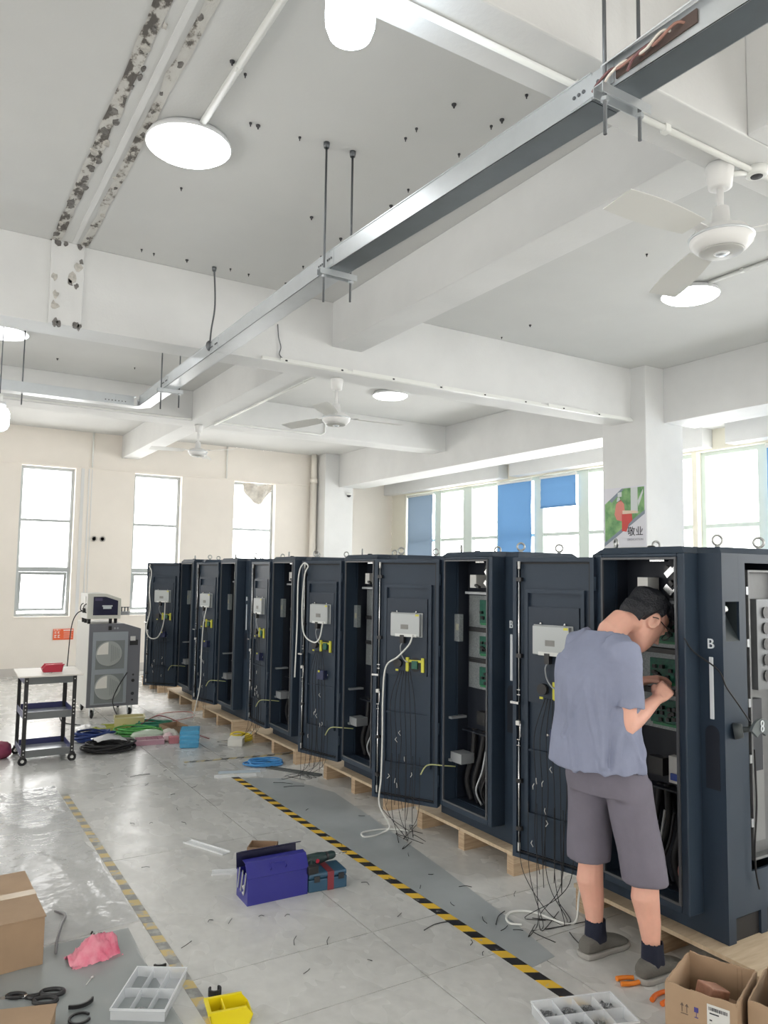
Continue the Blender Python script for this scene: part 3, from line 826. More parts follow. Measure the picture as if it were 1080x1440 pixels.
# ------------------------------------------------------------------ lamps
m_led = mat('led_diffuser', (0.97, 0.985, 1.0), 0.5, emit=9.0)
m_lampbase = mat('lamp_housing', (0.75, 0.76, 0.77), 0.4)
def ceiling_lamp(x, y, label):
    t = thing('ceiling_lamp', label, 'ceiling lamp', (x, y, ZC), 0, 'round flush led ceiling lamps')
    MB().lathe([(.18, 0), (.205, -.008), (.219, -.036), (.214, -.042), (.0, -.042)], 40, (0, 0, 0)).build('housing', m_lampbase, t)
    MB().lathe([(.0, -.074), (.12, -.070), (.19, -.058), (.2155, -.040), (.2155, -.036), (0, -.036)], 40, (0, 0, 0)).build('diffuser', m_led, t)
ceiling_lamp(1.085, 3.76, 'round white ceiling lamp beside the peeling plaster lines')
ceiling_lamp(5.02, 3.68, 'round white ceiling lamp under the nearest ceiling fan')
ceiling_lamp(.58, 7.80, 'round white ceiling lamp above the turn of the cable tray')
ceiling_lamp(4.88, 7.86, 'round white ceiling lamp half hidden behind the cross beam')
m_bulb = mat('glowing_bulb', (0.80, 0.90, 1.0), 0.4, emit=22.0)
def hanging_bulb(p, label, top):
    t = thing('hanging_bulb', label, 'light bulb', p, 0, 'bare pillar led bulbs')
    MB().lathe([(0, -.085), (.035, -.082), (.058, -.066), (.069, -.035), (.070, .0), (.068, .05), (.055, .075), (.03, .085)], 28).build('globe', m_bulb, t)
    MB().lathe([(.03, .08), (.045, .095), (.04, .12), (.02, .125)], 20).build('collar', m_lampbase, t)
    MB().lathe([(.022, .12), (.024, .17), (.012, .18)], 16).build('socket', m_pvc, t)
    MB().cyl((0, 0, .17), (0, 0, top - p[2]), .004, seg=6).build('flex', m_rod, t)
hanging_bulb((.945, 1.76, 3.20), 'bare glowing led bulb hanging at the top edge near the beam', 3.30)
hanging_bulb((.44, 5.95, 2.70), 'bare glowing led bulb hanging beyond the tray at the picture edge', ZC)

# ------------------------------------------------------------------ conduits and trunking
def conduit(pts, r, label, clips=(), name='conduit', box=None, grp='white pvc conduits'):
    t = thing(name, label, 'conduit', pts[0], 0, grp)
    p0 = Vector(pts[0]); q = [Vector(p) - p0 for p in pts]
    MB().tube(q, r, 10).build('pipe', m_pvc, t)
    for c in clips:
        c = Vector(c) - p0
        MB().cbox((c.x, c.y, c.z), (.03, .03, .03)).build('pipe_clip', m_pvc, t, bevel=.004)
    return t
conduit([(.95, 1.74, 3.287), (6.4, 1.74, 3.287)], .012, 'white conduit running along the underside of the nearest cross beam', [(1.8,1.74,3.286), (2.25,1.74,3.286), (3.3,1.74,3.286)])
conduit([(1.09, -1.0, 3.862), (1.09, 3.55, 3.862)], .018, 'white conduit on the slab leading to the lamp by the peeling plaster', [(1.09, 3.06, 3.86), (1.09, 2.3, 3.86)])
conduit([(4.96, -1.0, 3.865), (4.96, 3.47, 3.865)], .014, 'grey conduit on the slab behind the lamp under the fan', [(4.96, 3.2, 3.865)])
conduit([(3.11, 5.74, 3.49), (3.11, 9.2, 3.49)], .012, 'white conduit along the lower edge of the long beam', [(3.11,6.6,3.49), (3.11,7.8,3.49)])
conduit([(-4, 9.185, 3.52), (4.6, 9.185, 3.52), (4.66, 9.185, 3.56), (4.66, 9.185, ZC - .002)], .012, 'white conduit along the far beam turning up to the slab', [(1.5,9.19,3.52), (3.6,9.19,3.52)])
conduit([(.62, 7.0, 3.862), (.62, 7.6, 3.862)], .012, 'short white conduit feeding the lamp above the tray turn')
conduit([(2.36, 12.985, 3.30), (2.36, 12.985, ZC)], .014, 'white conduit rising to the slab between the two left windows')
conduit([(4.9, 7.4, 3.86), (3.2, 6.0, 3.86)], .012, 'white conduit crossing the slab to the half hidden lamp')
jb = thing('junction_box', 'round white junction box with open knockout beside the nearest fan', 'junction box', (2.80, 1.735, 3.30))
MB().lathe([(.034, -.034), (.042, -.030), (.044, 0)], 20).build('box_shell', m_pvc, jb)
MB().lathe([(.0, -.037), (.022, -.037), (.024, -.033)], 16).build('knockout', m_hole, jb)
MB().tube([(-.04, .02, -.02), (-.10, .05, -.03)], .012, 8).build('conduit_spur', m_pvc, jb)
# trunking on the cross beam
tr = thing('trunking', 'white plastic trunking with broken covers along the cross beam edge', 'trunking', (2.2, 5.45, 3.30))
MB().box(0, 4.25, -.018, .012, .0, .022).build('channel', m_pvc, tr)
for a, b_, dz in ((.15, .75, .0), (.80, 1.65, .004), (1.72, 2.9, .0), (3.0, 3.62, .006), (3.68, 4.2, .002)):
    MB().box(a, b_, -.024, -.019, .001 + dz, .03 + dz).build('cover', m_pvc, tr)
for i in range(8):
    MB().ball((.2 + i*.5, -.027, .012), (.012, .006, .007), 8, 5).build('screw_hole', m_hole, tr)
rw = MB().tube(smooth_path([(2.33, 5.452, 3.60), (2.34, 5.452, 3.50), (2.36, 5.448, 3.42), (2.35, 5.45, 3.36), (2.40, 5.45, 3.32)]), .004, 6).build('loose_wire', m_rod)
tag(rw, 'thin dark wire hanging down the cross beam face beside the tray', 'wire')
# fittings on the back wall
m_pvc2 = mat('cream_pvc', (.86,.82,.75), .4)
pipe = thing('drain_pipe', 'cream drain pipe with coupling running up beside the corner column', 'pipe', (6.33, 12.90, 0))
MB().cyl((0, 0, 0), (0, 0, 3.36), .062, seg=20).build('lower_pipe', m_pvc2, pipe)
MB().cyl((0, 0, 3.34), (0, 0, 3.42), .075, seg=20).build('coupling', m_pvc2, pipe)
MB().cyl((0, 0, 3.4), (0, 0, ZC), .055, seg=20).build('upper_pipe', m_pvc2, pipe)
for x, lab in ((2.44, 'round pipe sleeve with pale plug in the wall between windows'), (2.57, 'round pipe sleeve with dark open end in the wall between windows')):
    t = thing('pipe_sleeve', lab, 'wall sleeve', (x, 13.0, 2.145), 0, 'pipe sleeves in the back wall')
    MB().lathe([(.028, .002), (.045, .004), (.047, .014), (.033, .016), (.028, .004)], 20, (0, 0, 0), M=Matrix.Rotation(R(90), 3, 'X')).build('flange', mat('old_metal', (.45,.43,.40), .5, .6), t)
    MB().lathe([(.0, .006), (.03, .006)], 20, (0, 0, 0), M=Matrix.Rotation(R(90), 3, 'X')).build('plug', m_hole if x > 2.5 else m_pvc, t)
for x, w_ in ((2.20, .05), (2.36, .012), (2.31, .02)):
    struct(MB().box(x, x + w_, 12.994, 13.001, .92, 3.28).build('trim_3', m_beam))
conduit([(4.64, 12.985, 3.30), (4.64, 12.985, ZC)], .012, 'white conduit rising to the slab left of the cloth in the window')
cc = thing('security_camera', 'small dark dome security camera under the column beam', 'camera', (6.92, 12.58, 3.13))
MB().lathe([(.045, .03), (.05, .0), (.04, -.01)], 16).build('mount', m_pvc, cc)
MB().ball((0, 0, -.01), .04, 14, 8).build('dome', m_hole, cc)
sg = thing('wall_sign', 'small orange safety sign with white characters low on the back wall', 'sign', (2.04, 12.985, .62))
MB().box(-.15, .15, -.004, .004, -.085, .085).build('sign_plate', mat('orange_red_sign', (.80, .13, .04), .5), sg)
m_white = mat('white_print', (.85, .84, .80), .6)
for i, (x, z, w, h) in enumerate([(-.115,.03,.03,.03),(-.07,.03,.03,.03),(-.115,-.03,.035,.045),(-.065,-.03,.035,.045),(-.09,.07,.1,.012)]):
    MB().box(x-w/2, x+w/2, -.0055, -.004, z+h*.3, z+h*.5).box(x-w/2, x+w/2, -.0055, -.004, z-h*.5, z-h*.35).box(x-w*.1, x+w*.1, -.0055, -.004, z-h*.5, z+h*.5).box(x-w/2, x-w*.35, -.0055, -.004, z-h*.3, z+h*.1).build('glyph', m_white, sg)
MB().box(.0, .14, -.0055, -.004, .055, .07).build('heading_bar', m_white, sg)
for i in range(5): MB().box(.005, .135 - .01*(i % 2), -.0055, -.004, .03 - i*.022, .033 - i*.022).build('text_line', m_white, sg)
for x, z, lb_ in ((.10, 2.62, 'upper'), (.10, 2.52, 'lower')):
    t = MB().box(x-.02, x+.02, 12.99, 13.0, z-.015, z+.015).build('wall_bracket', m_hole); tag(t, lb_ + ' of two small dark brackets on the back wall at the picture edge', 'bracket', 'small brackets on the back wall')
# dust cloth over the third window
cl = MB(); rnd = random.Random(3)
nx, nz = 14, 8; vs = []; fs = []
for j in range(nz + 1):
    for i in range(nx + 1):
        u, v = i/nx, j/nz
        x = 4.99 + .56*u + .03*v*math.sin(5*u); zz = 3.245 - v*(.13 + .22*math.sin(PI*min(1,u*1.05))**.6) + .02*math.sin(9*u)
        vs.append((x, 13.04 + .03*math.sin(14*u + 3*v) + .02*math.sin(8*v), zz))
for j in range(nz):
    for i in range(nx): fs.append((j*(nx+1)+i, j*(nx+1)+i+1, (j+1)*(nx+1)+i+1, (j+1)*(nx+1)+i))
ct = cl.add(vs, fs, True).build('window_cloth', mat('off_white_cloth', (.72,.68,.62), .9, var=.15, vscale=20))
sm_ = ct.modifiers.new('thick', 'SOLIDIFY'); sm_.thickness = .006
tag(ct, 'bunched off-white cloth stuffed in the top of the third window', 'cloth')

# ------------------------------------------------------------------ ceiling fans
m_fan = mat('fan_enamel', (.78, .78, .77), .35)
m_fan2 = mat('fan_blade_enamel', (.66, .66, .63), .4)
def ceiling_fan(p, hub_z, label, rot):
    t = thing('ceiling_fan', label, 'ceiling fan', p, 0, 'white three-blade ceiling fans')
    h = hub_z - p[2]
    MB().lathe([(.03, -.10), (.045, -.095), (.055, -.01), (.05, .0)], 20).build('canopy', m_fan, t)
    MB().cyl((0, 0, h + .05), (0, 0, -.09), .013, seg=12).build('downrod', m_fan, t)
    MB().lathe([(.016, .14), (.032, .13), (.036, .05), (.05, .045)], 20, (0, 0, h)).build('yoke', m_fan, t)
    mo = MB().lathe([(.0, -.058), (.03, -.056), (.032, -.050), (.075, -.047), (.10, -.035), (.118, -.015), (.12, .012), (.105, .022), (.10, .035), (.06, .05)], 32, (0, 0, h)).build('motor', m_fan, t)
    MB().lathe([(.118, .0), (.124, .003), (.124, .009), (.118, .012)], 32, (0, 0, h)).build('rim_band', m_galv, mo)
    MB().lathe([(.04, -.0555), (.078, -.0525), (.085, -.048), (.078, -.046)], 32, (0, 0, h)).build('vent_plate', mat('fan_vent_grey', (.45,.45,.43), .4), mo)
    MB().lathe([(.0, -.064), (.022, -.062), (.024, -.056)], 20, (0, 0, h)).build('cap', m_galv, mo)
    for i in range(3):
        a = rot + i * 2*PI/3
        b = MB(); r0, r1 = .17, .60; vs = []
        for j in range(9):
            u = j / 8; r = r0 + (r1 - r0)*u; w = .052 + .018*math.sin(PI*u*.8); z = -.01*u
            for s in (-1, 1):
                tw = s * w * .16
                for dz in (0, .003): vs.append((r, s*w, z + tw + dz))
        fs = []
        for j in range(8):
            A = j*4; B = A + 4
            fs += [(A, B, B+2, A+2), (A+1, A+3, B+3, B+1), (A, A+1, B+1, B), (A+2, B+2, B+3, A+3)]
        fs += [(0, 2, 3, 1), (32, 33, 35, 34)]
        bl = b.add(vs, fs).build('blade', m_fan2, t, loc=(0, 0, h + .01), rz=a, fixn=True)
        MB().prism([(.09, -.02), (.2, -.03), (.2, .03), (.09, .02)], .006, .011).build('blade_arm', m_fan, bl)
    return t
ceiling_fan((2.655, 1.80, 3.30), 2.99, 'white ceiling fan hanging nearest, over the open cabinet', R(60))
ceiling_fan((2.97, 5.65, 3.30), 2.95, 'white ceiling fan below the trunking of the cross beam', R(-10))
ceiling_fan((2.97, 9.40, 3.50), 3.15, 'white ceiling fan farthest away, in front of the back wall', R(60))

# ------------------------------------------------------------------ poster on the column
po = thing('wall_poster', 'printed safety poster with green photo and red worker on the column', 'poster', (6.42, 5.56, 2.29), 0)
# local: face towards -x; y across, z up
MB().box(-.006, -.001, -.285, .285, -.32, .32).build('poster_board', mat('poster_grey_print', (.72,.72,.78), .45), po)
m_leaf = mat('printed_foliage', (.30, .52, .22), .5, col2=(.08, .24, .09), vscale=9, detail=8)
def pflat(poly, name, m, d):   # poly in (u to the viewer's right, z)
    b = MB(); b.prism([(-u, z) for u, z in poly], -.006 - d, -.006 - d + .001, axis='x')
    return b.build(name, m, po, fixn=True)
pflat([(-.265,-.30), (-.265,.15), (-.03,.305), (.265,.305), (.265,.03)], 'print_photo', m_leaf, .001)
pflat([(-.27,-.31), (-.27,-.27), (.27,.06), (.27,.02)], 'print_stripe', mat('printed_slate', (.22,.27,.33), .5), .0025)
pflat([(-.20,.19), (-.04,.30), (-.0,.30), (-.17,.16)], 'print_stripe', mat('printed_slate', (.22,.27,.33), .5), .0025)
m_prg = mat('printed_pale_grey', (.62,.66,.66), .5)
pflat([(.09,.03), (.09,.305), (.18,.305), (.18,.03)], 'print_trunk', m_prg, .002)
pflat([(.18,.16), (.25,.28), (.25,.24), (.19,.10)], 'print_trunk', m_prg, .002)
m_red = mat('printed_red', (.62, .07, .06), .5); m_red2 = mat('printed_coral', (.72,.25,.20), .5)
pflat([(-.11,.14), (-.05,.19), (.0,.14), (.01,.05), (-.01,-.05), (-.10,-.03), (-.13,.03)], 'print_worker', m_red2, .003)
pflat([(-.03,-.15), (-.03,.03), (.10,.05), (.11,-.04), (.06,-.08), (.03,-.16)], 'print_worker', m_red, .0035)
pflat([(-.10,.17), (-.09,.21), (-.06,.215), (-.045,.17)], 'print_helmet', m_prg, .003)
pflat([(-.02,.03), (-.02,.07), (.14,.06), (.20,.04), (.13,.03)], 'print_arm', mat('printed_skin', (.74,.58,.45), .5), .004)
pflat([(-.085,.215), (-.085,.265), (-.03,.27), (-.03,.22)], 'print_badge', m_prg, .003)
m_ink = mat('black_ink', (.02,.02,.03), .6)
text('print_title', '敬业', .105, m_ink, po, (-.0085, -.145, -.165), (R(90), 0, R(-90)), .0004)
text('print_subtitle', 'DEDICATION', .034, mat('grey_ink', (.35,.35,.40), .6), po, (-.0085, -.145, -.245), (R(90), 0, R(-90)), .0004)
# ------------------------------------------------------------------ charging cabinets on pallets
m_navy = mat('navy_powder_coat', (.026, .042, .066), .48, spec=.35, var=.06, vscale=4, bump=.03, bscale=300)
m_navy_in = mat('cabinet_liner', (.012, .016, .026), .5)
m_black = mat('black_rubber', (.012, .012, .014), .6)
m_blackp = mat('black_plastic', (.02, .02, .022), .4)
m_steel = mat('bright_steel', (.72, .73, .74), .25, 1.0)
m_boxal = mat('grey_aluminium_box', (.42, .445, .45), .45, .3)
m_grey = mat('grey_panel', (.38, .40, .42), .4, .4)
m_perf = mat('perforated_plate', (.34, .37, .38), .45, .4, var=.3, vscale=160)
m_pcb = mat('green_circuit_board', (.010, .075, .055), .45, col2=(.015, .14, .085), vscale=45, detail=8)
m_yel = mat('yellow_tag', (.62, .60, .06), .5)
m_yg = mat('yellow_green_wire', (.50, .55, .08), .5)
m_cable_w = mat('white_cable', (.78, .79, .76), .45)
m_led_strip = mat('light_strip_acrylic', (.80, .84, .88), .35)
m_blue = mat('blue_plastic', (.03, .07, .35), .4)
m_copper = mat('copper_red', (.35, .08, .06), .5)
m_label_w = mat('white_sticker', (.66, .66, .64), .5)

CW, CH, CD = .735, 1.66, .49      # width along y, height, depth along x
def cabinet(near):
    t = thing('charging_cabinet', 'x', 'cabinet', (0, 0, 0), 0, 'dark navy charging cabinets on pallets')
    # shell: hollow body with the service opening on its -x side
    fy0, fy1, fz0 = .115, .62, .09
    oy0, oy1, oz0, oz1 = .152, .583, .125, 1.612
    b = MB()
    b.box(0, .012, 0, oy0, 0, CH - .03).box(0, .012, oy1, CW, 0, CH - .03).box(0, .012, oy0, oy1, 0, oz0).box(0, .012, oy0, oy1, oz1, CH - .03)
    b.box(CD - .012, CD, 0, CW, 0, CH - .03)
    b.box(.012, CD - .012, CW - .012, CW, 0, CH - .03)
    b.box(.012, CD - .012, .012, CW - .012, oz0 - .03, oz0 - .012)
    # -y side, with fork pockets and (near one) a bay
    if near:
        bx0, bx1, bz0, bz1 = .165, .465, .27, 1.59
        hx0, hx1, hz0, hz1 = .020, .118, 1.25, 1.42
        b.box(.012, hx0, 0, .012, .10, CH - .03).box(hx1, bx0, 0, .012, .10, CH - .03).box(bx1, CD - .012, 0, .012, .10, CH - .03)
        b.box(hx0, hx1, 0, .012, .10, hz0).box(hx0, hx1, 0, .012, hz1, CH - .03)
        b.box(bx0, bx1, 0, .012, .10, bz0).box(bx0, bx1, 0, .012, bz1, CH - .03)
    else:
        b.box(.012, CD - .012, 0, .012, .10, CH - .03)
    b.box(.012, .05, 0, .012, 0, .10).box(.225, .27, 0, .012, 0, .10).box(.445, CD - .012, 0, .012, 0, .10)
    b.build('body', m_navy, t)
    MB().box(.05, .225, .012, .3, .0, .09).build('fork_pocket', m_black, t)
    MB().box(.27, .445, .012, .3, .0, .09).build('fork_pocket', m_black, t)
    # hipped lid
    z0, z1 = CH - .03, CH
    lid = MB()
    def ring(x0, x1, y0, y1, z): return [(x0, y0, z), (x1, y0, z), (x1, y1, z), (x0, y1, z)]
    vs = ring(-.10, CD + .01, fy0, fy1, z0) + ring(-.075, CD - .02, fy0 + .03, fy1 - .03, z1)
    lid.add(vs, [(0,1,5,4),(1,2,6,5),(2,3,7,6),(3,0,4,7),(4,5,6,7),(3,2,1,0)])
    vs = ring(0, CD, 0, CW, z0) + ring(.03, CD - .03, .03, CW - .03, z1 - .002)
    lid.add(vs, [(0,1,5,4),(1,2,6,5),(2,3,7,6),(3,0,4,7),(4,5,6,7),(3,2,1,0)])
    lid.build('lid', m_navy, t)
    # protruding door frame
    f = MB()
    f.box(-.10, 0, fy0, oy0, fz0, z0).box(-.10, 0, oy1, fy1, fz0, z0).box(-.10, 0, oy0, oy1, fz0, oz0).box(-.10, 0, oy0, oy1, oz1, z0)
    f.build('door_frame', m_navy, t, bevel=.006)
    g = MB(); e = .010
    g.box(-.106, -.096, oy0, oy0 + e, oz0, oz1).box(-.106, -.096, oy1 - e, oy1, oz0, oz1).box(-.106, -.096, oy0, oy1, oz0, oz0 + e).box(-.106, -.096, oy0, oy1, oz1 - e, oz1)
    g.build('frame_gasket', m_steel if False else mat('grey_gasket', (.085, .09, .10), .45), t)
    # interior liner
    L_ = MB()
    L_.box(.10, .112, oy0 - .03, oy1 + .03, oz0 - .012, oz1 + .02).box(-.02, .10, oy1 + .012, oy1 + .022, oz0 - .012, oz1 + .02).box(-.02, .10, oy0 - .022, oy0 - .012, oz0 - .012, oz1 + .02)
    L_.box(-.02, .10, oy0 - .012, oy1 + .012, oz1 + .01, oz1 + .02).box(-.02, .10, oy0 - .012, oy1 + .012, oz0 - .012, oz0 - .004)
    L_.build('liner', m_navy_in, t)
    # electronics on the back panel
    for z, h in ((1.19, .20), (1.00, .165), (.81, .165)):
        p = MB().box(.085, .10, .20, .565, z, z + h).build('mounting_plate', m_perf, t)
        MB().box(.070, .084, .215 if z > 1 else .24, .44, z + .028, z + h - .026).build('circuit_board', m_pcb, p)
        c = MB()
        for q in range(16):
            rnd = random.Random(q + int(z*100)); yy = rnd.uniform(.22, .41); zz = z + .035 + rnd.uniform(0, h - .1)
            c.box(.050 + rnd.uniform(0, .012), .071, yy, yy + .018, zz, zz + .016)
        c.build('components', m_blackp, p, kind='stuff')
        MB().box(.060, .071, .24, .42, z + .020, z + .032).build('terminal_row', mat('green_terminal', (.025,.20,.08), .4), p)
    for z in (1.165, .975):
        MB().box(.05, .10, .19, .52, z, z + .022).build('cable_duct', m_blackp, t)
    MB().box(.055, .095, .22, .33, .58, .70).build('breaker', m_label_w, t)
    MB().box(.045, .056, .235, .315, .595, .625).build('breaker_lever', m_blue, t)
    MB().box(.05, .10, .36, .44, .60, .68).build('relay', m_blackp, t)
    MB().box(.03, .11, .17, .56, .545, .553).build('shelf', m_navy_in, t)
    # top cluster: brackets, white module, bright clips
    MB().box(.0, .08, .39, .45, 1.44, 1.52).build('white_module', m_label_w, t)
    MB().box(.0, .10, .17, .5, 1.40, 1.415).build('shelf', m_grey, t)
    c = MB()
    for q in range(14):
        rnd = random.Random(q * 3 + 1); yy = rnd.uniform(.17, .36); zz = rnd.uniform(1.43, 1.58)
        c.cbox((rnd.uniform(-.02, .07), yy, zz), (.02, rnd.uniform(.01, .04), rnd.uniform(.01, .03)), Matrix.Rotation(rnd.uniform(0, 3), 3, 'X'))
    c.build('terminal_cluster', m_blackp, t, kind='stuff')
    for (yy, zz, a) in ((.20, 1.555, .7), (.245, 1.545, -.7), (.20, 1.47, -.8), (.25, 1.465, .7)):
        MB().cbox((-.03, yy, zz), (.004, .05, .028), Matrix.Rotation(a, 3, 'X')).build('bright_clip', m_steel, t)
    MB().cbox((-.03, .30, 1.60), (.03, .08, .012)).build('bright_clip', m_steel, t)
    MB().box(-.02, .012, oy1 - .05, oy1 + .01, 1.10, 1.27).build('meter_box', m_perf, t)
    MB().box(-.024, -.019, oy1 - .045, oy1 - .02, 1.17, 1.21).build('meter_label', mat('tan_label', (.45,.45,.35), .5), t)
    for z in (.62, .36): MB().box(-.06, .06, oy1 - .03, oy1 + .012, z, z + .014).build('rail_bracket', m_grey, t)
    MB().box(-.05, .05, oy1 - .12, oy1 - .01, .36, .42).build('filter_block', m_grey, t)
    # thick black cables piled on the cabinet floor
    for q in range(5):
        rnd = random.Random(q + 40); y = .20 + q*.075
        MB().tube(smooth_path([(.06, y, .13), (.04, y + .02, .25), (.06, y - .01, .40), (.08, y + rnd.uniform(-.03,.03), .56)]), .018, 8).build('power_cable', m_black, t)
    for q, (m_, y) in enumerate(((m_copper, .21), (m_yg, .19), (m_black, .3), (m_grey, .35))):
        MB().tube(smooth_path([(.02, y, .14), (.0, y + .03, .22), (.03, y + .01, .33), (.05, y, .45)]), .007, 6).build('earth_wire' if m_ is m_yg else 'wire', m_, t)
    # earth strap from frame to door
    MB().tube(smooth_path([(-.02, oy1 - .02, .325), (-.10, oy1 + .0, .335), (-.17, oy1 + .07, .33), (-.20, oy1 + .10, .27)]), .0042, 6).build('earth_strap', mat('pale_yellow_green', (.46,.48,.22), .5), t)
    # side marking: letter and light strip on the -x flank
    text('letter', 'B', .062, m_led_strip, t, (-.003, .058, 1.235), (R(90), 0, R(-90)), .003)
    MB().prism([(.048, .915), (.068, .915), (.068, 1.18), (.048, 1.18)], -.004, .001, axis='x').build('light_strip', m_led_strip, t, bevel=.003)
    po_ = [(.025 + .065*(.5 - .5*math.cos(a)), 0) for a in (0,)]
    pts = [(.060 + .034*math.cos(a), .855 + .034*math.sin(a)) for a in [PI*i/8 for i in range(9)]] + [(.026, .62), (.094, .62)]
    MB().prism(pts, -.0015, .001, axis='x').build('holster_recess', m_navy_in, t, fixn=True)
    # lifting eyes
    for x, y in ((.09, .08), (.40, .08), (.09, .66), (.40, .66)):
        qx, qy = ((.86, -.5), (.6, -.8), (.5, .87), (.95, -.3))[int(x > .2) + 2*int(y > .3)]
        e = MB().tube([(x + .022*math.cos(a)*qx, y + .022*math.cos(a)*qy, CH + .03 + .022*math.sin(a)) for a in [2*PI*i/16 for i in range(16)]], .006, 8, closed=True)
        e.cyl((x, y, CH - .005), (x, y, CH + .008), .012, seg=10)
        e.build('lifting_eye', mat('dull_steel', (.42,.43,.42), .35, .9), t)
    MB().lathe([(.018, -.002), (.018, .006), (.012, .009)], 12, (-.02, .35, CH)).build('vent_plug', m_black, t)
    for z in (.2, .52, 1.0, 1.45):
        MB().cyl((-.115, fy1 - .006, z), (-.115, fy1 - .006, z + .07), .009, seg=10).build('hinge', m_navy, t)
    if near:
        # charging gun socket in the flank
        MB().add([(hx0,.001,hz1),(hx1,.001,hz1),(hx1,.001,hz0),(hx0,.001,hz0),(hx0,.10,hz1),(hx1,.10,hz1)],
                 [(0,1,5,4),(1,2,5),(0,4,3),(4,5,2,3)]).build('gun_socket', mat('socket_dark', (.03,.04,.045), .45), t, fixn=True)
        MB().lathe([(.014, 0), (.02, .008), (.012, .03)], 12, ((hx0+hx1)/2 - .01, .05, hz1 - .04), M=Matrix.Rotation(R(70), 3, 'X')).build('socket_pin', m_steel, t)
        # module bay
        bay = MB().box(bx0 - .02, bx1 + .02, .30, .305, bz0 - .02, bz1 + .02).box(bx0 - .02, bx0, .012, .30, bz0 - .02, bz1 + .02).box(bx1, bx1 + .02, .012, .30, bz0 - .02, bz1 + .02)
        bay.build('bay_liner', m_navy_in, t)
        fr = MB(); a0, a1, c0, c1 = bx0 + .03, bx1, bz0 + .035, bz1 - .03
        fr.box(a0, a0 + .012, .005, .05, c0, c1).box(a0, a1, .005, .05, c1 - .012, c1).box(a0, a1, .005, .05, c0, c0 + .012).box(a0 + .012, a1, .045, .05, c0, c1)
        fr.build('bay_frame', mat('plain_zinc', (.17,.175,.18), .5, .4, var=.12, vscale=9), t, bevel=.006)
        MB().box(a0 + .05, a1, .0, .046, 1.03, 1.43).build('power_module', mat('module_grey', (.16,.17,.18), .45, .4), t)
        for z in (1.06, 1.13, 1.20, 1.27, 1.34):
            MB().lathe([(.0, .0), (.022, .0), (.027, .006)], 12, (a0 + .115, -.001, z + .03), M=Matrix.Rotation(R(90), 3, 'X')).build('module_fan', m_blackp, t)
        MB().box(a0 + .02, a0 + .09, .012, .05, .68, .99).build('filter_block', m_navy_in, t)
        MB().box(a0 + .03, a0 + .10, .015, .05, .38, .74).build('side_plate', mat('pale_zinc', (.22,.225,.23), .45, .4), t)
        for z in (.45, .72, .96, 1.22, 1.45):
            MB().box(a0 - .020, a0 - .004, .002, .012, z, z + .035).build('bay_clip', m_grey, t)
        # gun holder bracket
        MB().prism([(.215 + .075*math.cos(a), .885 + .075*math.sin(a)) for a in [R(20 + 14*i) for i in range(11)]] + [(.215 + .035*math.cos(a), .885 + .035*math.sin(a)) for a in [R(160 - 14*i) for i in range(11)]], 0, .001, axis='z') if False else None
        arc = [(.152 + .080*math.cos(R(30 + 12*i)), .835 + .090*math.sin(R(30 + 12*i))) for i in range(11)] + [(.152 + .034*math.cos(R(150 - 12*i)), .835 + .030*math.sin(R(150 - 12*i))) for i in range(11)]
        b = MB(); na = len(arc)
        vs = [(x, -.07, z) for x, z in arc] + [(x, -.058, z) for x, z in arc]; h_ = na//2
        fs = []
        for i in range(h_ - 1):
            fs += [(i, i+1, na-2-i, na-1-i), (na+i, na+na-1-i, na+na-2-i, na+i+1)]
        for i in range(na):
            j = (i+1) % na; fs.append((i, na+i, na+j, j))
        b.add(vs, fs)
        ho = b.build('gun_holder', mat('holder_grey_green', (.10,.12,.125), .45), t, fixn=True)
        MB().cyl((.080, -.03, .875), (.060, .0, .870), .028, .036, seg=16).build('holder_arm', mat('holder_dark', (.05,.06,.065), .5), t)
        MB().tube([(.080, -.02, .875), (.15, -.055, .885)], .012, 8).build('holder_arm', mat('holder_dark', (.05,.06,.065), .5), t)
        for dz in (.0, .022): MB().tube([(.152 + .009*math.cos(a), -.073, .884 + dz + .011*math.sin(a)) for a in [2*PI*i/12 for i in range(12)]], .003, 6, closed=True).build('holder_mark', m_led_strip, ho)
        MB().tube(smooth_path([(-.1, .118, 1.26), (-.06, .10, 1.20), (-.01, .02, 1.13), (.0, -.012, 1.06), (.05, -.03, .99), (.105, -.05, .91)]), .0035, 6).build('trailing_wire', m_black, t)
        MB().tube(smooth_path([(.19, -.01, .78), (.18, -.02, .55), (.16, -.02, .38), (.165, -.02, .27), (.185, -.02, .20)]), .004, 6).build('trailing_wire', m_black, t)
    return t

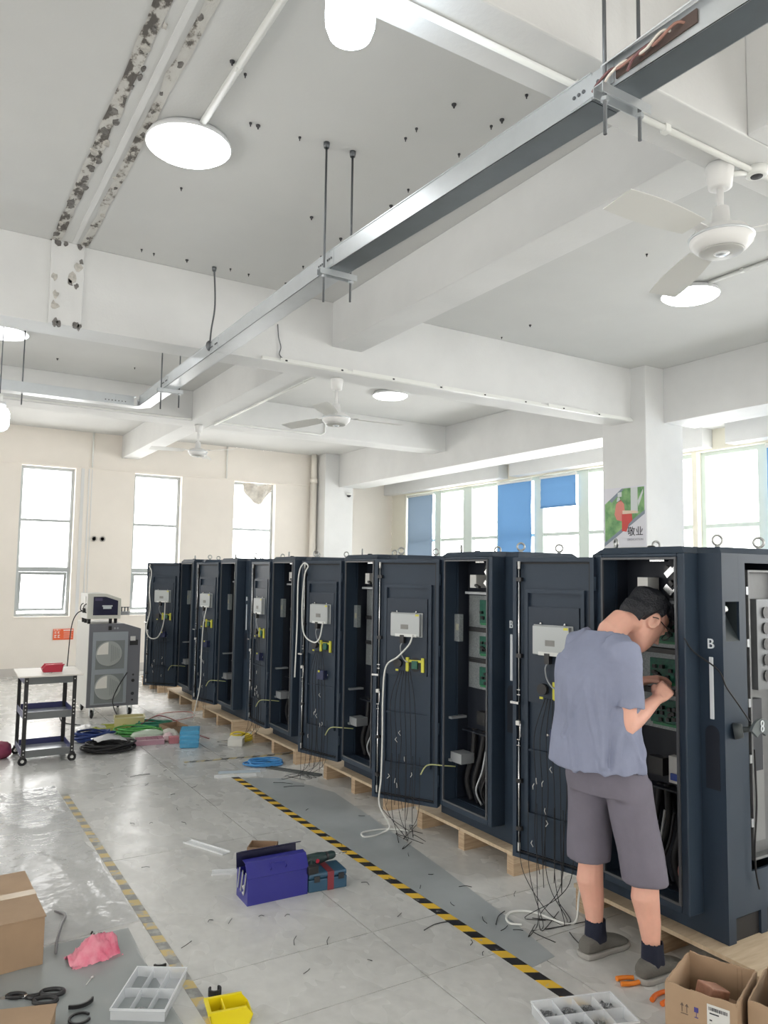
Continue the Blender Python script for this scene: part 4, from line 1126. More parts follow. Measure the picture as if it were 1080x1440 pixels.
def door(t, ang, L=.47, extra=0):
    """opened door: local x from hinge to free edge, +y is the inner side"""
    z0, z1 = .075, 1.615
    d = MB().box(0, L, -.032, -.012, z0, z1).build('door', m_navy, t, bevel=.003)
    d.location = (-.115, .613, 0); d.rotation_euler = (0, 0, ang)
    w = .022
    b = MB().box(0, w, -.012, .012, z0, z1).box(L - w, L, -.012, .012, z0, z1).box(w, L - w, -.012, .012, z0, z0 + w).box(w, L - w, -.012, .012, z1 - w, z1)
    b.build('door_rim', m_navy, d)
    g = MB().box(w + .003, w + .011, -.012, -.002, z0 + w, z1 - w).box(L - w - .011, L - w - .003, -.012, -.002, z0 + w, z1 - w).box(w, L - w, -.012, -.002, z0 + w + .003, z0 + w + .011).box(w, L - w, -.012, -.002, z1 - w - .011, z1 - w - .003)
    g.build('door_gasket', m_black, d)
    r = MB()
    a0, a1, c0, c1 = .055, .40, .30, 1.45
    r.box(a0, a0 + .02, -.012, .008, c0, c1).box(a1 - .02, a1, -.012, .008, c0, c1).box(a0, a1, -.012, .008, c1 - .02, c1).box(a0, a1, -.012, .006, c0, c0 + .012)
    r.box(a0, a1, -.012, .003, .62, .63)
    r.build('stiffener', m_navy, d)
    MB().box(.085, .385, -.012, .004, .87, 1.36).build('mounting_plate', mat('navy_plate', (.024,.037,.058), .46, spec=.35), d)
    # controller box with flange, plug, sticker
    b = MB().box(.125, .335, .004, .035, 1.12, 1.265).box(.115, .345, .004, .009, 1.115, 1.27)
    b.build('controller_box', m_boxal, d, bevel=.003)
    MB().box(.205, .26, .0352, .0362, 1.165, 1.195).build('rating_plate', mat('rating_plate_grey', (.24,.24,.23), .5), d)
    MB().box(.13, .155, .0352, .0362, 1.25, 1.262).build('warning_sticker', m_yel, d)
    for x in (.16, .30): MB().cyl((x, .012, 1.268), (x, .012, 1.282), .006, seg=8).build('screw', m_steel, d)
    MB().box(.145, .30, .008, .0365, 1.117, 1.135).build('socket_strip', mat('socket_white', (.70,.72,.70), .5), d)
    MB().box(.235, .262, .012, .042, 1.075, 1.128).build('plug', m_blackp, d)
    MB().tube(smooth_path([(.25, .028, 1.08), (.262, .03, 1.05), (.258, .022, 1.0), (.235, .02, .965), (.215, .02, .955)]), .004, 6).build('ribbon_cable', m_grey, d)
    # indicator board in its yellow bracket
    b = MB().box(.10, .12, .004, .016, .895, .985).box(.21, .23, .004, .016, .895, .985).box(.10, .23, .004, .009, .955, .97)
    b.build('display_bracket', m_yel, d)
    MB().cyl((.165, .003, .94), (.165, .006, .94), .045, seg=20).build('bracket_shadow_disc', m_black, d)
    MB().box(.145, .185, .008, .022, .915, .965).build('indicator_board', m_pcb, d)
    MB().cyl((.285, .004, .945), (.285, .03, .945), .028, seg=16).build('stop_switch', m_blackp, d)
    MB().box(.275, .295, .03, .033, .897, .908).build('switch_label', m_yel, d)
    # contactor lower down
    if extra != 1:
        MB().box(.165, .24, -.01, .03, .68, .75).build('contactor', mat('dark_blue_contactor', (.02,.03,.09), .45), d)
        MB().box(.205, .225, .03, .033, .735, .75).build('contactor_label', m_yel, d)
        for x in (.15, .255, .27): MB().cyl((x, -.01, .715), (x, .0, .715), .006, seg=8).build('screw', m_steel, d)
    # lock rod with guides, latch block and handle
    x = L - .038
    MB().cyl((x, .012, z0 + .03), (x, .012, .66), .004, seg=8).build('lock_rod', m_steel, d)
    MB().cyl((x, .012, .86), (x, .012, z1 - .03), .004, seg=8).build('lock_rod', m_steel, d)
    for z in (z0 + .035, z1 - .06): MB().cyl((x, .012, z), (x, .012, z + .04), .007, seg=8).build('rod_tip', m_label_w, d)
    for z in (.22, .46, 1.10, 1.50): MB().cbox((x, .006, z), (.03, .022, .02)).build('rod_guide', m_blackp, d)
    MB().tube([(x, .012, .66), (x - .01, .016, .69), (x - .01, .016, .75), (x, .012, .77)], .004, 6).build('lock_link', m_steel, d)
    MB().cbox((x, .02, .755), (.022, .014, .022)).build('lock_body', m_label_w, d)
    MB().cbox((x + .012, .03, .86), (.05, .016, .012), Matrix.Rotation(R(0), 3, 'Z')).build('lock_handle', m_steel, d)
    for z in (.64, .67, .90, .925): MB().cbox((x, .014, z), (.020, .008, .004)).build('rod_clip', m_steel, d)
    # wires running down the door, with pale crimped ends
    for q in range(6):
        rnd = random.Random(q*7 + extra*31 + 2); xx = .15 + q*.035
        pts = [(.24 + (q-3)*.015, .02, .90), (xx + .01, .02, .70), (xx, .018, .45), (xx + rnd.uniform(-.02,.02), .02, .22), (xx + rnd.uniform(-.03,.03), .025, .02 + rnd.uniform(-.05,.05))]
        MB().tube(smooth_path(pts, 5), .0020, 5).build('wire', m_black, d)
    for q in range(7):
        rnd = random.Random(q*5 + extra*17)
        xx, zz = .16 + rnd.random()*.19, .18 + rnd.random()*.42
        MB().tube([(xx, .026, zz), (xx + rnd.uniform(-.012,.012), .028, zz - .013), (xx + rnd.uniform(-.008,.008), .026, zz - .030)], .0024, 5).build('crimped_end', m_label_w, d)
    return d

cab_y = [2.04, 3.34, 4.645, 6.055, 7.485, 8.95]
angs = [105, 119, 105, 89, 102, 131]
labs = ['navy charging cabinet nearest, which the man is wiring, side bay open',
        'navy charging cabinet second from the man, door hanging beside his back',
        'navy charging cabinet third in the row, controller box door turned to the aisle',
        'navy charging cabinet fourth in the row, behind the yellow cable coil',
        'navy charging cabinet fifth in the row, second last from the back wall',
        'navy charging cabinet last in the row, nearest the back windows']
ZP = .13
near_cab = cabinet(True); far_cab = cabinet(False)
cabs = []
for i in range(6):
    c = near_cab if i == 0 else (far_cab if i == 1 else copy_tree(far_cab))
    c.location = (2.96, cab_y[i], ZP); c['label'] = labs[i]
    cabs.append(c)
# 1: door wide open; each door carries its own loose wires
for i, c in enumerate(cabs):
    door(c, R(angs[i]), extra=i)

def cable(parent, pts, r, m, name='cable', n=8, seg=7):
    o = Vector(parent.location)
    return MB().tube(smooth_path([Vector(p) - o for p in pts], n), r, seg).build(name, m, parent)
def dpt(i, l, off, z):
    """point in the plane of door i: l from the hinge, off in front of its inner face, world height z"""
    a = R(angs[i]); h = Vector((2.96 - .115, cab_y[i] + .613, 0))
    return h + Vector((math.cos(a), math.sin(a), 0))*l + Vector((-math.sin(a), math.cos(a), 0))*off + Vector((0, 0, z))
# white supply cables
cable(cabs[1], [dpt(1,.17,.04,1.26), dpt(1,.18,.07,1.20), dpt(1,.26,.07,1.12), dpt(1,.345,.07,1.05), dpt(1,.37,.06,.85), dpt(1,.375,.05,.6), dpt(1,.38,.05,.35), dpt(1,.385,.06,.18), (2.66,4.22,.05), (2.62,4.24,.008), (2.54,4.22,.006), (2.48,4.24,.006), (2.52,4.31,.006), (2.68,4.29,.006), (2.80,4.18,.006)], .0055, m_cable_w, 'supply_cable')
cable(cabs[2], [dpt(2,.17,.04,1.26), dpt(2,.17,.07,1.14), dpt(2,.24,.07,1.10), dpt(2,.36,.07,1.16), dpt(2,.40,.06,1.35), dpt(2,.38,.06,1.62), dpt(2,.34,.06,1.70), dpt(2,.40,.06,1.72), dpt(2,.455,.06,1.6), dpt(2,.47,.05,1.2), dpt(2,.485,.05,.8)], .006, m_cable_w, 'supply_cable')
cable(cabs[5], [dpt(5,.17,.04,1.26), dpt(5,.17,.06,1.0), dpt(5,.24,.06,.82), dpt(5,.36,.06,.80), dpt(5,.42,.06,.92), dpt(5,.38,.05,1.15), dpt(5,.40,.05,1.4), dpt(5,.38,.05,1.62), dpt(5,.42,.05,1.70)], .007, m_cable_w, 'supply_cable')
cable(cabs[4], [dpt(4,.17,.04,1.26), dpt(4,.18,.07,1.05), dpt(4,.20,.07,.75), dpt(4,.19,.08,.4), dpt(4,.22,.12,.12), (2.72,8.42,.01), (2.65,8.25,.006)], .006, m_cable_w, 'supply_cable')
cable(cabs[0], [dpt(0,.12,.05,1.22), dpt(0,.05,.08,.95), dpt(0,.04,.08,.55), dpt(0,.035,.09,.25), (2.80,2.73,.10), (2.77,2.72,.012), (2.71,2.75,.007), (2.67,2.90,.007), (2.59,2.96,.007), (2.52,2.93,.007), (2.49,2.87,.007), (2.53,2.83,.007)], .0055, m_cable_w, 'supply_cable')
# black leads that reach the floor under the doors
def floor_leads(i, base, n, seed):
    rnd = random.Random(seed)
    for q in range(n):
        l = .12 + .3*q/max(1, n-1)
        s = dpt(i, l, .02, .22)
        e = Vector(base) + Vector((rnd.uniform(-.09,.09), rnd.uniform(-.09,.09), 0))
        m_ = (s + e)/2
        pts = [dpt(i, l, .02, .5), s, Vector((s.x*.7 + e.x*.3, s.y*.7 + e.y*.3, .10)), Vector((e.x, e.y, .006)),
               e + Vector((rnd.uniform(-.14,.14), rnd.uniform(-.14,.14), .004)), e + Vector((rnd.uniform(-.15,.15), rnd.uniform(-.15,.15), .004))]
        cable(cabs[i], pts, .0019, m_black, 'lead', 6, 5)
floor_leads(0, (2.66, 2.82, 0), 7, 1); floor_leads(1, (2.72, 4.12, 0), 7, 2); floor_leads(2, (2.74, 5.72, 0), 6, 3); floor_leads(3, (2.72, 7.2, 0), 4, 4)

# ------------------------------------------------------------------ pallets
m_ply = mat('raw_plywood', (.62, .50, .35), .7, col2=(.50, .38, .25), vscale=5, stretch=(1, 9, 1), detail=6)
m_plyedge = mat('plywood_edge', (.58, .44, .29), .75, col2=(.36, .25, .16), vscale=9, stretch=(.6, .6, 14), detail=5)
def pallet(y0, y1, x0, label, xw=.80):
    t = thing('pallet', label, 'pallet', (x0, y0, 0), 0, 'plywood pallets under the cabinets')
    w = y1 - y0
    for a, b in ((0, w*.5 - .002), (w*.5 + .002, w)):
        MB().box(0, xw, a, b, .112, .13).build('deck_board', m_ply, t)
    for y in (0, w/2 - .03, w - .06):
        MB().box(.012, xw - .012, y + .002, y + .058, .0, .112).build('stringer', m_plyedge, t)
for y0, y1, x0, lab in ((1.86, 2.83, 2.87, 'plywood pallet under the nearest cabinet, by the man\'s shoes'),
                        (3.30, 4.25, 2.88, 'plywood pallet under the second cabinet from the man'),
                        (4.62, 5.60, 2.88, 'plywood pallet under the third cabinet of the row'),
                        (6.08, 7.08, 2.86, 'plywood pallet under the fourth cabinet, by the yellow coil'),
                        (7.55, 8.52, 2.84, 'plywood pallet under the fifth cabinet of the row'),
                        (8.93, 10.0, 2.86, 'plywood pallet under the last cabinet of the row'),
                        (10.45, 11.3, 2.86, 'empty plywood pallet past the end of the cabinet row')):
    pallet(y0, y1, x0, lab)
# ------------------------------------------------------------------ floor markings
m_tape = bpy.data.materials.new('hazard_tape_print'); m_tape.use_nodes = True
def tape_mat(name, yel, blk, wear, k=.55, p=.139):
    m = bpy.data.materials.new(name); m.use_nodes = True
    n = m.node_tree.nodes; L = m.node_tree.links; b = n['Principled BSDF']; b.inputs['Roughness'].default_value = .45
    tc = n.new('ShaderNodeTexCoord'); sp = n.new('ShaderNodeSeparateXYZ'); L.new(tc.outputs['Object'], sp.inputs[0])
    mu = n.new('ShaderNodeMath'); mu.operation = 'MULTIPLY_ADD'; mu.inputs[1].default_value = k; L.new(sp.outputs['X'], mu.inputs[0]); L.new(sp.outputs['Y'], mu.inputs[2])
    dv = n.new('ShaderNodeMath'); dv.operation = 'DIVIDE'; dv.inputs[1].default_value = p; L.new(mu.outputs[0], dv.inputs[0])
    fr = n.new('ShaderNodeMath'); fr.operation = 'FRACT'; L.new(dv.outputs[0], fr.inputs[0])
    gt = n.new('ShaderNodeMath'); gt.operation = 'GREATER_THAN'; gt.inputs[1].default_value = .5; L.new(fr.outputs[0], gt.inputs[0])
    mx = n.new('ShaderNodeMix'); mx.data_type = 'RGBA'; mx.inputs[6].default_value = (*yel, 1); mx.inputs[7].default_value = (*blk, 1); L.new(gt.outputs[0], mx.inputs[0])
    nz = n.new('ShaderNodeTexNoise'); nz.inputs['Scale'].default_value = 18; nz.inputs['Detail'].default_value = 8; L.new(tc.outputs['Object'], nz.inputs['Vector'])
    rp = n.new('ShaderNodeMapRange'); rp.inputs['From Min'].default_value = .62 - wear; rp.inputs['From Max'].default_value = .70 - wear*.6; L.new(nz.outputs['Fac'], rp.inputs['Value'])
    m2 = n.new('ShaderNodeMix'); m2.data_type = 'RGBA'; m2.inputs[7].default_value = (.42, .42, .40, 1); L.new(mx.outputs[2], m2.inputs[6]); L.new(rp.outputs[0], m2.inputs[0])
    L.new(m2.outputs[2], b.inputs['Base Color'])
    return m
tp = MB().box(0, .058, 0, 4.05, 0, .0012).build('hazard_tape', tape_mat('tape_fresh', (.78,.50,.05), (.022,.022,.025), -.02), loc=(2.25, 1.95, .0005))
tag(tp, 'yellow and black hazard tape strip on the floor along the cabinet row', 'floor tape')
tp = MB().box(0, .048, 0, 3.6, 0, .0012).build('hazard_tape', tape_mat('tape_faded', (.62,.48,.20), (.26,.26,.25), .12, k=.3, p=.145), loc=(.995, 2.5, .0005))
tag(tp, 'faded worn hazard tape strip on the floor beside the clear film', 'floor tape')
tp = MB().box(0, .05, 0, 1.0, 0, .0012).build('hazard_tape', tape_mat('tape_cross', (.55,.45,.22), (.08,.08,.08), .12), loc=(3.05, 6.45, .0005), rz=R(82))
tag(tp, 'short worn hazard tape piece crossing near the blue box', 'floor tape')
ps = MB().prism([(2.31, 2.52), (2.46, 2.54), (2.52, 2.85), (2.62, 3.6), (2.665, 4.0), (2.72, 4.5), (2.78, 5.2), (2.60, 5.75), (2.31, 5.9)], 0, .0008).build('floor_paint_patch', mat('blue_grey_floor_paint', (.37,.40,.41), .4, var=.10, vscale=3), loc=(0, 0, .0003), kind='structure')

# clear protective film on the left
def grid_sheet(x0, x1, y0, y1, nx, ny, fz, edge=0.0, seed=1):
    vs = []; fs = []; rnd = random.Random(seed)
    for j in range(ny + 1):
        for i in range(nx + 1):
            u, v = i/nx, j/ny
            x = x0 + (x1-x0)*u; y = y0 + (y1-y0)*v
            if i in (0, nx): x += edge*mnoise.noise(Vector((seed, y*2.5, 0)))
            if j in (0, ny): y += edge*mnoise.noise(Vector((x*2.5, seed, 3)))
            vs.append((x, y, fz(x, y)))
    for j in range(ny):
        for i in range(nx): fs.append((j*(nx+1)+i, j*(nx+1)+i+1, (j+1)*(nx+1)+i+1, (j+1)*(nx+1)+i))
    return MB().add(vs, fs, True)
def wrinkle(x, y):
    a = mnoise.noise(Vector((x*4, y*1.3, .2))); b = mnoise.noise(Vector((x*11, y*5, 4)))
    return .003 + max(0, 1 - abs(a)*7)*.006 + abs(b)*.003
m_film = mat('clear_protective_film', (.66,.67,.68), .14, alpha=.45, bump=.6, bscale=12, spec=.8)
fm = grid_sheet(-.9, .985, 3.75, 6.35, 60, 80, wrinkle, .05, 2).build('plastic_film', m_film)
tag(fm, 'wrinkled clear plastic film spread on the floor beside the faded tape', 'plastic film')
fm = grid_sheet(-.3, .92, 2.4, 3.72, 40, 44, wrinkle, .03, 5).build('plastic_film', mat('dull_protective_film', (.36,.40,.41), .14, alpha=.55, bump=.15, bscale=6))
tag(fm, 'smooth greenish plastic film under the pink bag and clear organiser', 'plastic film')

# ------------------------------------------------------------------ parts trolley
m_iron = mat('black_slotted_angle', (.016,.016,.018), .35)
m_tshelf = mat('grey_shelf_lip', (.16,.17,.175), .4)
m_tblue = mat('dark_blue_shelf_wall', (.03,.035,.13), .4)
m_tin = mat('bright_shelf_floor', (.55,.58,.62), .22, .3)
tl = thing('parts_trolley', 'black framed three-shelf trolley on casters with board on top', 'trolley', (.835, 7.13, 0))
TW, TD = .415, .50
for x, y in ((0, 0), (TW, 0), (0, TD), (TW, TD)):
    sx = 1 if x == 0 else -1; sy = 1 if y == 0 else -1
    leg = MB().box(min(x, x+sx*.032), max(x, x+sx*.032), min(y, y+sy*.003), max(y, y+sy*.003), .07, .735).box(min(x, x+sx*.003), max(x, x+sx*.003), min(y, y+sy*.032), max(y, y+sy*.032), .07, .735).build('leg', m_iron, tl)
    for z in (.09, .12, .40, .43, .46, .49, .52, .70):
        MB().cyl((x + sx*.016, y - sy*.001, z), (x + sx*.016, y - sy*.003, z), .0055, seg=8).build('bolt', m_label_w, leg)
    cs = MB().tube([(x + sx*.012 + .026*math.cos(a), y + sy*.01, .032 + .026*math.sin(a)) for a in [2*PI*i/14 for i in range(14)]], .011, 8, closed=True).build('caster', m_black, tl)
    MB().cyl((x + sx*.012, y + sy*.01 - .012, .032), (x + sx*.012, y + sy*.01 + .012, .032), .013, seg=12).build('hub', m_label_w, cs)
    MB().box(x + sx*.012 - .02, x + sx*.012 + .02, y + sy*.01 - .018, y + sy*.01 + .018, .058, .075).build('caster_fork', m_blackp, cs)
for z in (.06, .375, .668):
    s_ = MB().box(.033, TW - .033, .003, .007, z, z + .06).build('shelf', m_tshelf, tl)
    MB().box(.004, TW - .004, .008, TD - .008, z + .004, z + .009).build('shelf_floor', m_tin, s_)
    MB().box(.033, TW - .033, TD - .008, TD - .004, z, z + .06).build('shelf_wall', m_tblue, s_)
    MB().box(.004, .008, .033, TD - .033, z, z + .06).build('shelf_wall', m_tblue, s_)
    MB().box(TW - .008, TW - .004, .033, TD - .033, z, z + .06).build('shelf_wall', m_tblue, s_)
bd = MB().box(-.055, .455, -.04, .54, 0, .012).build('work_board', mat('pale_board', (.78,.74,.68), .5, var=.06), loc=(.835, 7.10, .736), rz=R(-2))
tag(bd, 'pale work board lying on top of the trolley', 'board')
rb = thing('parts_bin', 'red open plastic parts bin standing on the trolley board', 'parts bin', (1.07, 7.30, .7485), 0, 'plastic parts bins')
m_rbin = mat('red_bin_plastic', (.50,.02,.05), .35)
def bin_mesh(L, W, H, t=.004):
    b = MB()
    b.box(-L/2, L/2, -W/2, W/2, 0, t)
    for s in (-1, 1):
        y0, y1 = (W/2 - t, W/2) if s > 0 else (-W/2, -W/2 + t)
        b.add([(-L/2,y0,0),(L/2,y0,0),(L/2+.012,y0,H),(-L/2+.015,y0,H),(-L/2-.012,y0,H*.5),(-L/2,y1,0),(L/2,y1,0),(L/2+.012,y1,H),(-L/2+.015,y1,H),(-L/2-.012,y1,H*.5)],
              [(0,1,2,3,4),(9,8,7,6,5),(0,5,6,1),(1,6,7,2),(2,7,8,3),(3,8,9,4),(4,9,5,0)])
    b.add([(L/2-t,-W/2,0),(L/2,-W/2,0),(L/2,W/2,0),(L/2-t,W/2,0),(L/2+.012-t,-W/2,H),(L/2+.012,-W/2,H),(L/2+.012,W/2,H),(L/2+.012-t,W/2,H)],[(0,3,2,1),(4,5,6,7),(0,1,5,4),(1,2,6,5),(2,3,7,6),(3,0,4,7)])
    b.add([(-L/2,-W/2,0),(-L/2+t,-W/2,0),(-L/2+t,W/2,0),(-L/2,W/2,0),(-L/2-.012,-W/2,H*.5),(-L/2-.012+t,-W/2,H*.5),(-L/2-.012+t,W/2,H*.5),(-L/2-.012,W/2,H*.5)],[(0,3,2,1),(4,5,6,7),(0,1,5,4),(1,2,6,5),(2,3,7,6),(3,0,4,7)])
    return b
bin_mesh(.15, .10, .065).build('bin_shell', m_rbin, rb, fixn=True)
MB().box(-.062, .092, -.058, -.046, .058, .068).box(-.062, .092, .046, .058, .058, .068).build('bin_rim', m_rbin, rb)
ws = MB().tube([(.0,0,0),(.03,.005,.0),(.05,-.004,0),(.07,.0,0)], .004, 6).build('spanner', m_steel, loc=(.985, 7.19, .753)); tag(ws, 'small metal hand tool lying in front of the red bin', 'hand tool')
rd = MB().cyl((0,0,0), (.13,.02,.0), .004, seg=6).build('metal_rod', m_iron, loc=(1.08, 7.25, .39)); tag(rd, 'thin dark rod lying on the middle trolley shelf', 'rod')

# ------------------------------------------------------------------ test cabinet and the instrument on it
tcb = thing('test_cabinet', 'grey rolling load-test cabinet with two round fan openings', 'cabinet', (1.67, 8.92, 0))
TX, TY, TZ0, TZ1 = .56, .75, .13, 1.045
m_tfront = mat('dark_grey_fascia', (.155,.16,.18), .4)
m_tside = mat('off_white_side', (.62,.62,.60), .45)
m_tpanel = mat('mid_grey_panel', (.30,.33,.36), .4)
prof = [(0, TZ0), (TX, TZ0), (TX, .985), (.37, TZ1), (0, TZ1)]
b = MB(); b.prism([(z, x) for x, z in prof], .03, TY, axis='y'); b.build('body', m_tside, tcb, fixn=True)
b = MB(); b.prism([(z, x) for x, z in prof], 0, .029, axis='y'); b.build('fascia', m_tfront, tcb, bevel=.004, fixn=True)
pn = MB().box(.04, .42, -.008, -.001, .16, .955).build('grille_panel', m_tpanel, tcb, bevel=.003)
for z in (.545, .175):
    MB().box(.075, .385, -.012, -.009, z, z + .315).build('mesh_screen', mat('fine_mesh', (.20,.22,.22), .5), pn)
    zc = z + .17
    MB().lathe([(.0, .001), (.135, .001), (.14, .006), (.13, .006)], 32, (.215, -.012, zc), M=Matrix.Rotation(R(90), 3, 'X')).build('fan_ring', mat('fan_pale', (.36,.38,.37), .5), pn)
    pts = [(.215 + .128*math.cos(a), zc + .128*math.sin(a)) for a in [R(95 + 8*i) for i in range(12)]]
    b = MB(); b.prism([(zz, x) for x, zz in pts + [(.205, zc - .005)]], -.026, -.0195, axis='y'); b.build('fan_gap', mat('pale_gap', (.75,.73,.68), .6), pn, fixn=True)
    b = MB()
    for q in range(5): b.box(.235 + q*.02, .248 + q*.02, -.021, -.0185, zc - .09 + q*.01, zc + .10 - q*.012)
    b.build('louvre', mat('louvre_grey', (.30,.32,.31), .5), pn)
MB().box(.20, .235, -.006, -.001, .975, 1.02).build('power_switch', m_blackp, tcb)
for x in (.27, .30): MB().cyl((x, -.006, .995), (x, 0, .995), .01, seg=10).build('indicator', m_grey, tcb)
MB().box(.445, .50, -.01, -.001, .85, .90).build('outlet_plate', m_label_w, tcb)
MB().box(.44, .53, -.004, -.001, .80, .86).build('outlet_recess', m_blackp, tcb)
for z, r in ((.47,.011), (.405,.018), (.26,.018), (.19,.011)):
    MB().cyl((.49, -.008, z), (.49, .0, z), r, seg=14).build('terminal_post', m_blackp, tcb)
for x in (.075, TX - .075):
    for y in (.09, TY - .09):
        cs = MB().tube([(x, y + .035*math.cos(a), .047 + .035*math.sin(a)) for a in [2*PI*i/16 for i in range(16)]], .013, 8, closed=True).build('caster', m_black, tcb)
        MB().box(x - .024, x - .019, y - .03, y + .03, .03, .13).box(x + .019, x + .024, y - .03, y + .03, .03, .13).box(x - .03, x + .03, y - .03, y + .03, .12, .13).build('caster_fork', m_galv, cs)
        MB().cyl((x - .02, y, .047), (x + .02, y, .047), .014, seg=12).build('hub', m_tpanel, cs)
ins = thing('test_instrument', 'beige bench test instrument with dark display standing on the grey cabinet', 'instrument', (1.645, 8.95, 1.045))
ip = [(0, .055), (.36, .055), (.36, .28), (.20, .335), (0, .335)]
m_beige = mat('beige_enamel', (.60,.60,.54), .45)
b = MB(); b.prism([(z, x) for x, z in ip], .02, .42, axis='y'); b.build('case', m_tside, ins, fixn=True)
b = MB(); b.prism([(z, x) for x, z in ip], 0, .019, axis='y'); b.build('fascia', m_beige, ins, bevel=.005, fixn=True)
b = MB(); b.prism([(z, x) for x, z in [(.06,.095), (.325,.095), (.325,.255), (.19,.30), (.06,.30)]], -.004, -.0005, axis='y'); sc_ = b.build('display', mat('dark_display', (.022,.022,.05), .2), ins, fixn=True)
MB().box(.155, .265, -.008, -.0045, .19, .205).box(.165, .255, -.0075, -.0045, .165, .189).build('display_readout', mat('pale_readout', (.55,.60,.62), .4), sc_)
MB().box(.075, .155, -.006, -.0045, .255, .285).build('brand_panel', mat('dim_violet_panel', (.06,.05,.12), .3), sc_)
for x in (.03, .26, .315): MB().cyl((x, .05, 0), (x, .05, .056), .016, .02, seg=10).build('foot', m_black, ins)
for y in (.15, .28): MB().cyl((.03, y + .1, 0), (.03, y + .1, .056), .016, .02, seg=10).build('foot', m_black, ins)
MB().box(-.006, 0, .10, .20, .16, .30).build('rear_plate', m_label_w, ins)
MB().box(-.03, 0, .10, .15, .12, .17).build('plug', m_blackp, ins)
for y in (.06, .24): MB().tube(smooth_path([(0, y, .22), (-.025, y, .20), (-.03, y, .15), (0, y, .12)]), .006, 6).build('carry_handle', m_blackp, ins)
MB().box(.362, .47, .06, .2, .09, .13).build('clamp_shelf', m_grey, ins)
for q in range(3): MB().cyl((.39 + q*.035, .1, .13), (.39 + q*.035, .1, .18), .007, seg=8).cyl((.375 + q*.035, .1, .175), (.405 + q*.035, .1, .175), .006, seg=8).build('clamp_screw', m_rod, ins)
def loose(name, pts, r, m, label, cat, closed=False, n=7, seg=6):
    p0 = Vector(pts[0]); b = MB().tube(smooth_path([Vector(p) - p0 for p in pts], n, closed), r, seg, closed)
    o = b.build(name, m, loc=p0); tag(o, label, cat); return o
loose('power_lead', [(1.625,9.07,1.19), (1.55,9.05,1.15), (1.50,9.04,1.0), (1.47,9.0,.6), (1.44,8.95,.2), (1.42,8.9,.02), (1.6,8.6,.01)], .006, m_black, 'black power lead hanging down behind the trolley from the instrument', 'cable')
loose('test_lead', [(2.09,8.895,.50), (1.98,8.86,.33), (1.93,8.82,.18), (1.98,8.6,.02), (2.10,8.5,.01), (2.12,8.35,.01), (1.9,8.25,.01), (1.72,8.05,.01), (1.55,7.95,.01), (1.45,8.2,.01), (1.6,8.3,.01), (1.75,7.95,.01)], .006, m_black, 'black lead looping from the grey test cabinet onto the floor', 'cable')

# ------------------------------------------------------------------ coils, bundles and boxes round the test cabinet
def coil(name, c, R0, h, turns, r, m, label, cat, jit=.02, sq=1.0, seed=1, rz=0):
    rnd = random.Random(seed); pts = []; N = 26
    for i in range(turns*N):
        a = 2*PI*i/N; k = i/(turns*N)
        rr = R0*(1 - .32*abs(math.sin(k*7 + seed))) + jit*math.sin(a*2 + k*9)
        pts.append((rr*math.cos(a), rr*sq*math.sin(a), r + h*k*(.7 + .3*math.sin(a + k*20)) ))
    o = MB().tube(pts, r, 6).build(name, m, loc=c, rz=rz); tag(o, label, cat); return o
coil('cable_coil', (1.60, 7.40, 0), .235, .07, 12, .010, m_black, 'large coil of black cable on the floor beside the trolley', 'cable coil', sq=.9)
o = grid_sheet(-.13,.13,-.10,.10,14,12, lambda x,y: .085 + .055*math.exp(-(x*x+y*y)*90) + .012*mnoise.noise(Vector((x*22,y*22,1))), .03, 9).build('plastic_bag', mat('cloudy_plastic', (.72,.72,.73), .2, alpha=.75, bump=.5, bscale=25), loc=(1.60, 7.42, 0)); tag(o, 'crumpled clear plastic bag lying on the black cable coil', 'plastic bag')
coil('cable_bundle', (1.55, 7.86, 0), .19, .09, 9, .011, mat('dark_blue_cable', (.02,.05,.22), .4), 'bundle of dark blue cable behind the black coil', 'cable bundle', sq=.75, seed=4)
o = grid_sheet(-.15,.12,-.09,.09,14,12, lambda x,y: .115 + .04*math.exp(-(x*x+y*y)*60) + .015*mnoise.noise(Vector((x*20,y*20,7))), .04, 12).build('plastic_bag', mat('cloudy_plastic', (.72,.72,.73), .2), loc=(1.53, 7.86, 0)); tag(o, 'crumpled white plastic wrap lying on the dark blue cable', 'plastic bag')
coil('wire_bundle', (2.00, 7.92, 0), .23, .07, 9, .008, mat('green_wire', (.10,.42,.10), .45), 'tangled bundle of bright green wire on the floor', 'wire bundle', sq=.6, seed=6, rz=R(-20))
coil('wire_bundle', (2.24, 8.25, 0), .20, .06, 7, .008, mat('deep_green_wire', (.03,.22,.14), .45), 'bundle of deep green wire behind the bright green one', 'wire bundle', sq=.6, seed=8, rz=R(-15))
coil('wire_bundle', (1.80, 8.30, 0), .20, .04, 6, .007, mat('lime_wire', (.48,.52,.12), .45), 'loose bundle of lime yellow wire in front of the caster', 'wire bundle', sq=.7, seed=10)
def rounded_bag(name, L, m, label, cat, loc, rz=0, sc=(1,1,1), seed=0, amp=.2, freq=9):
    b = MB().ball((0,0,0), (1,1,1), 22, 14)
    vs = []
    for v in b.v:
        p = Vector(v); k = 1 + amp*mnoise.noise(p*freq*.2 + Vector((seed,0,0))) + amp*.6*mnoise.noise(p*freq*.6 + Vector((0,seed,0)))
        q = Vector((p.x*sc[0]*k, p.y*sc[1]*k, max(0.0, (p.z*k + .85)*sc[2])))
        vs.append(tuple(q))
    b.v = vs
    o = b.build(name, m, loc=loc, rz=rz); tag(o, label, cat); return o
rounded_bag('wire_bag', 0, mat('clear_bag_green', (.50,.60,.48), .2, bump=.5, bscale=30), 'clear bag of green wires lying by the pink organiser', 'plastic bag', (2.02, 7.66, 0), R(-15), (.17,.08,.05), 3)
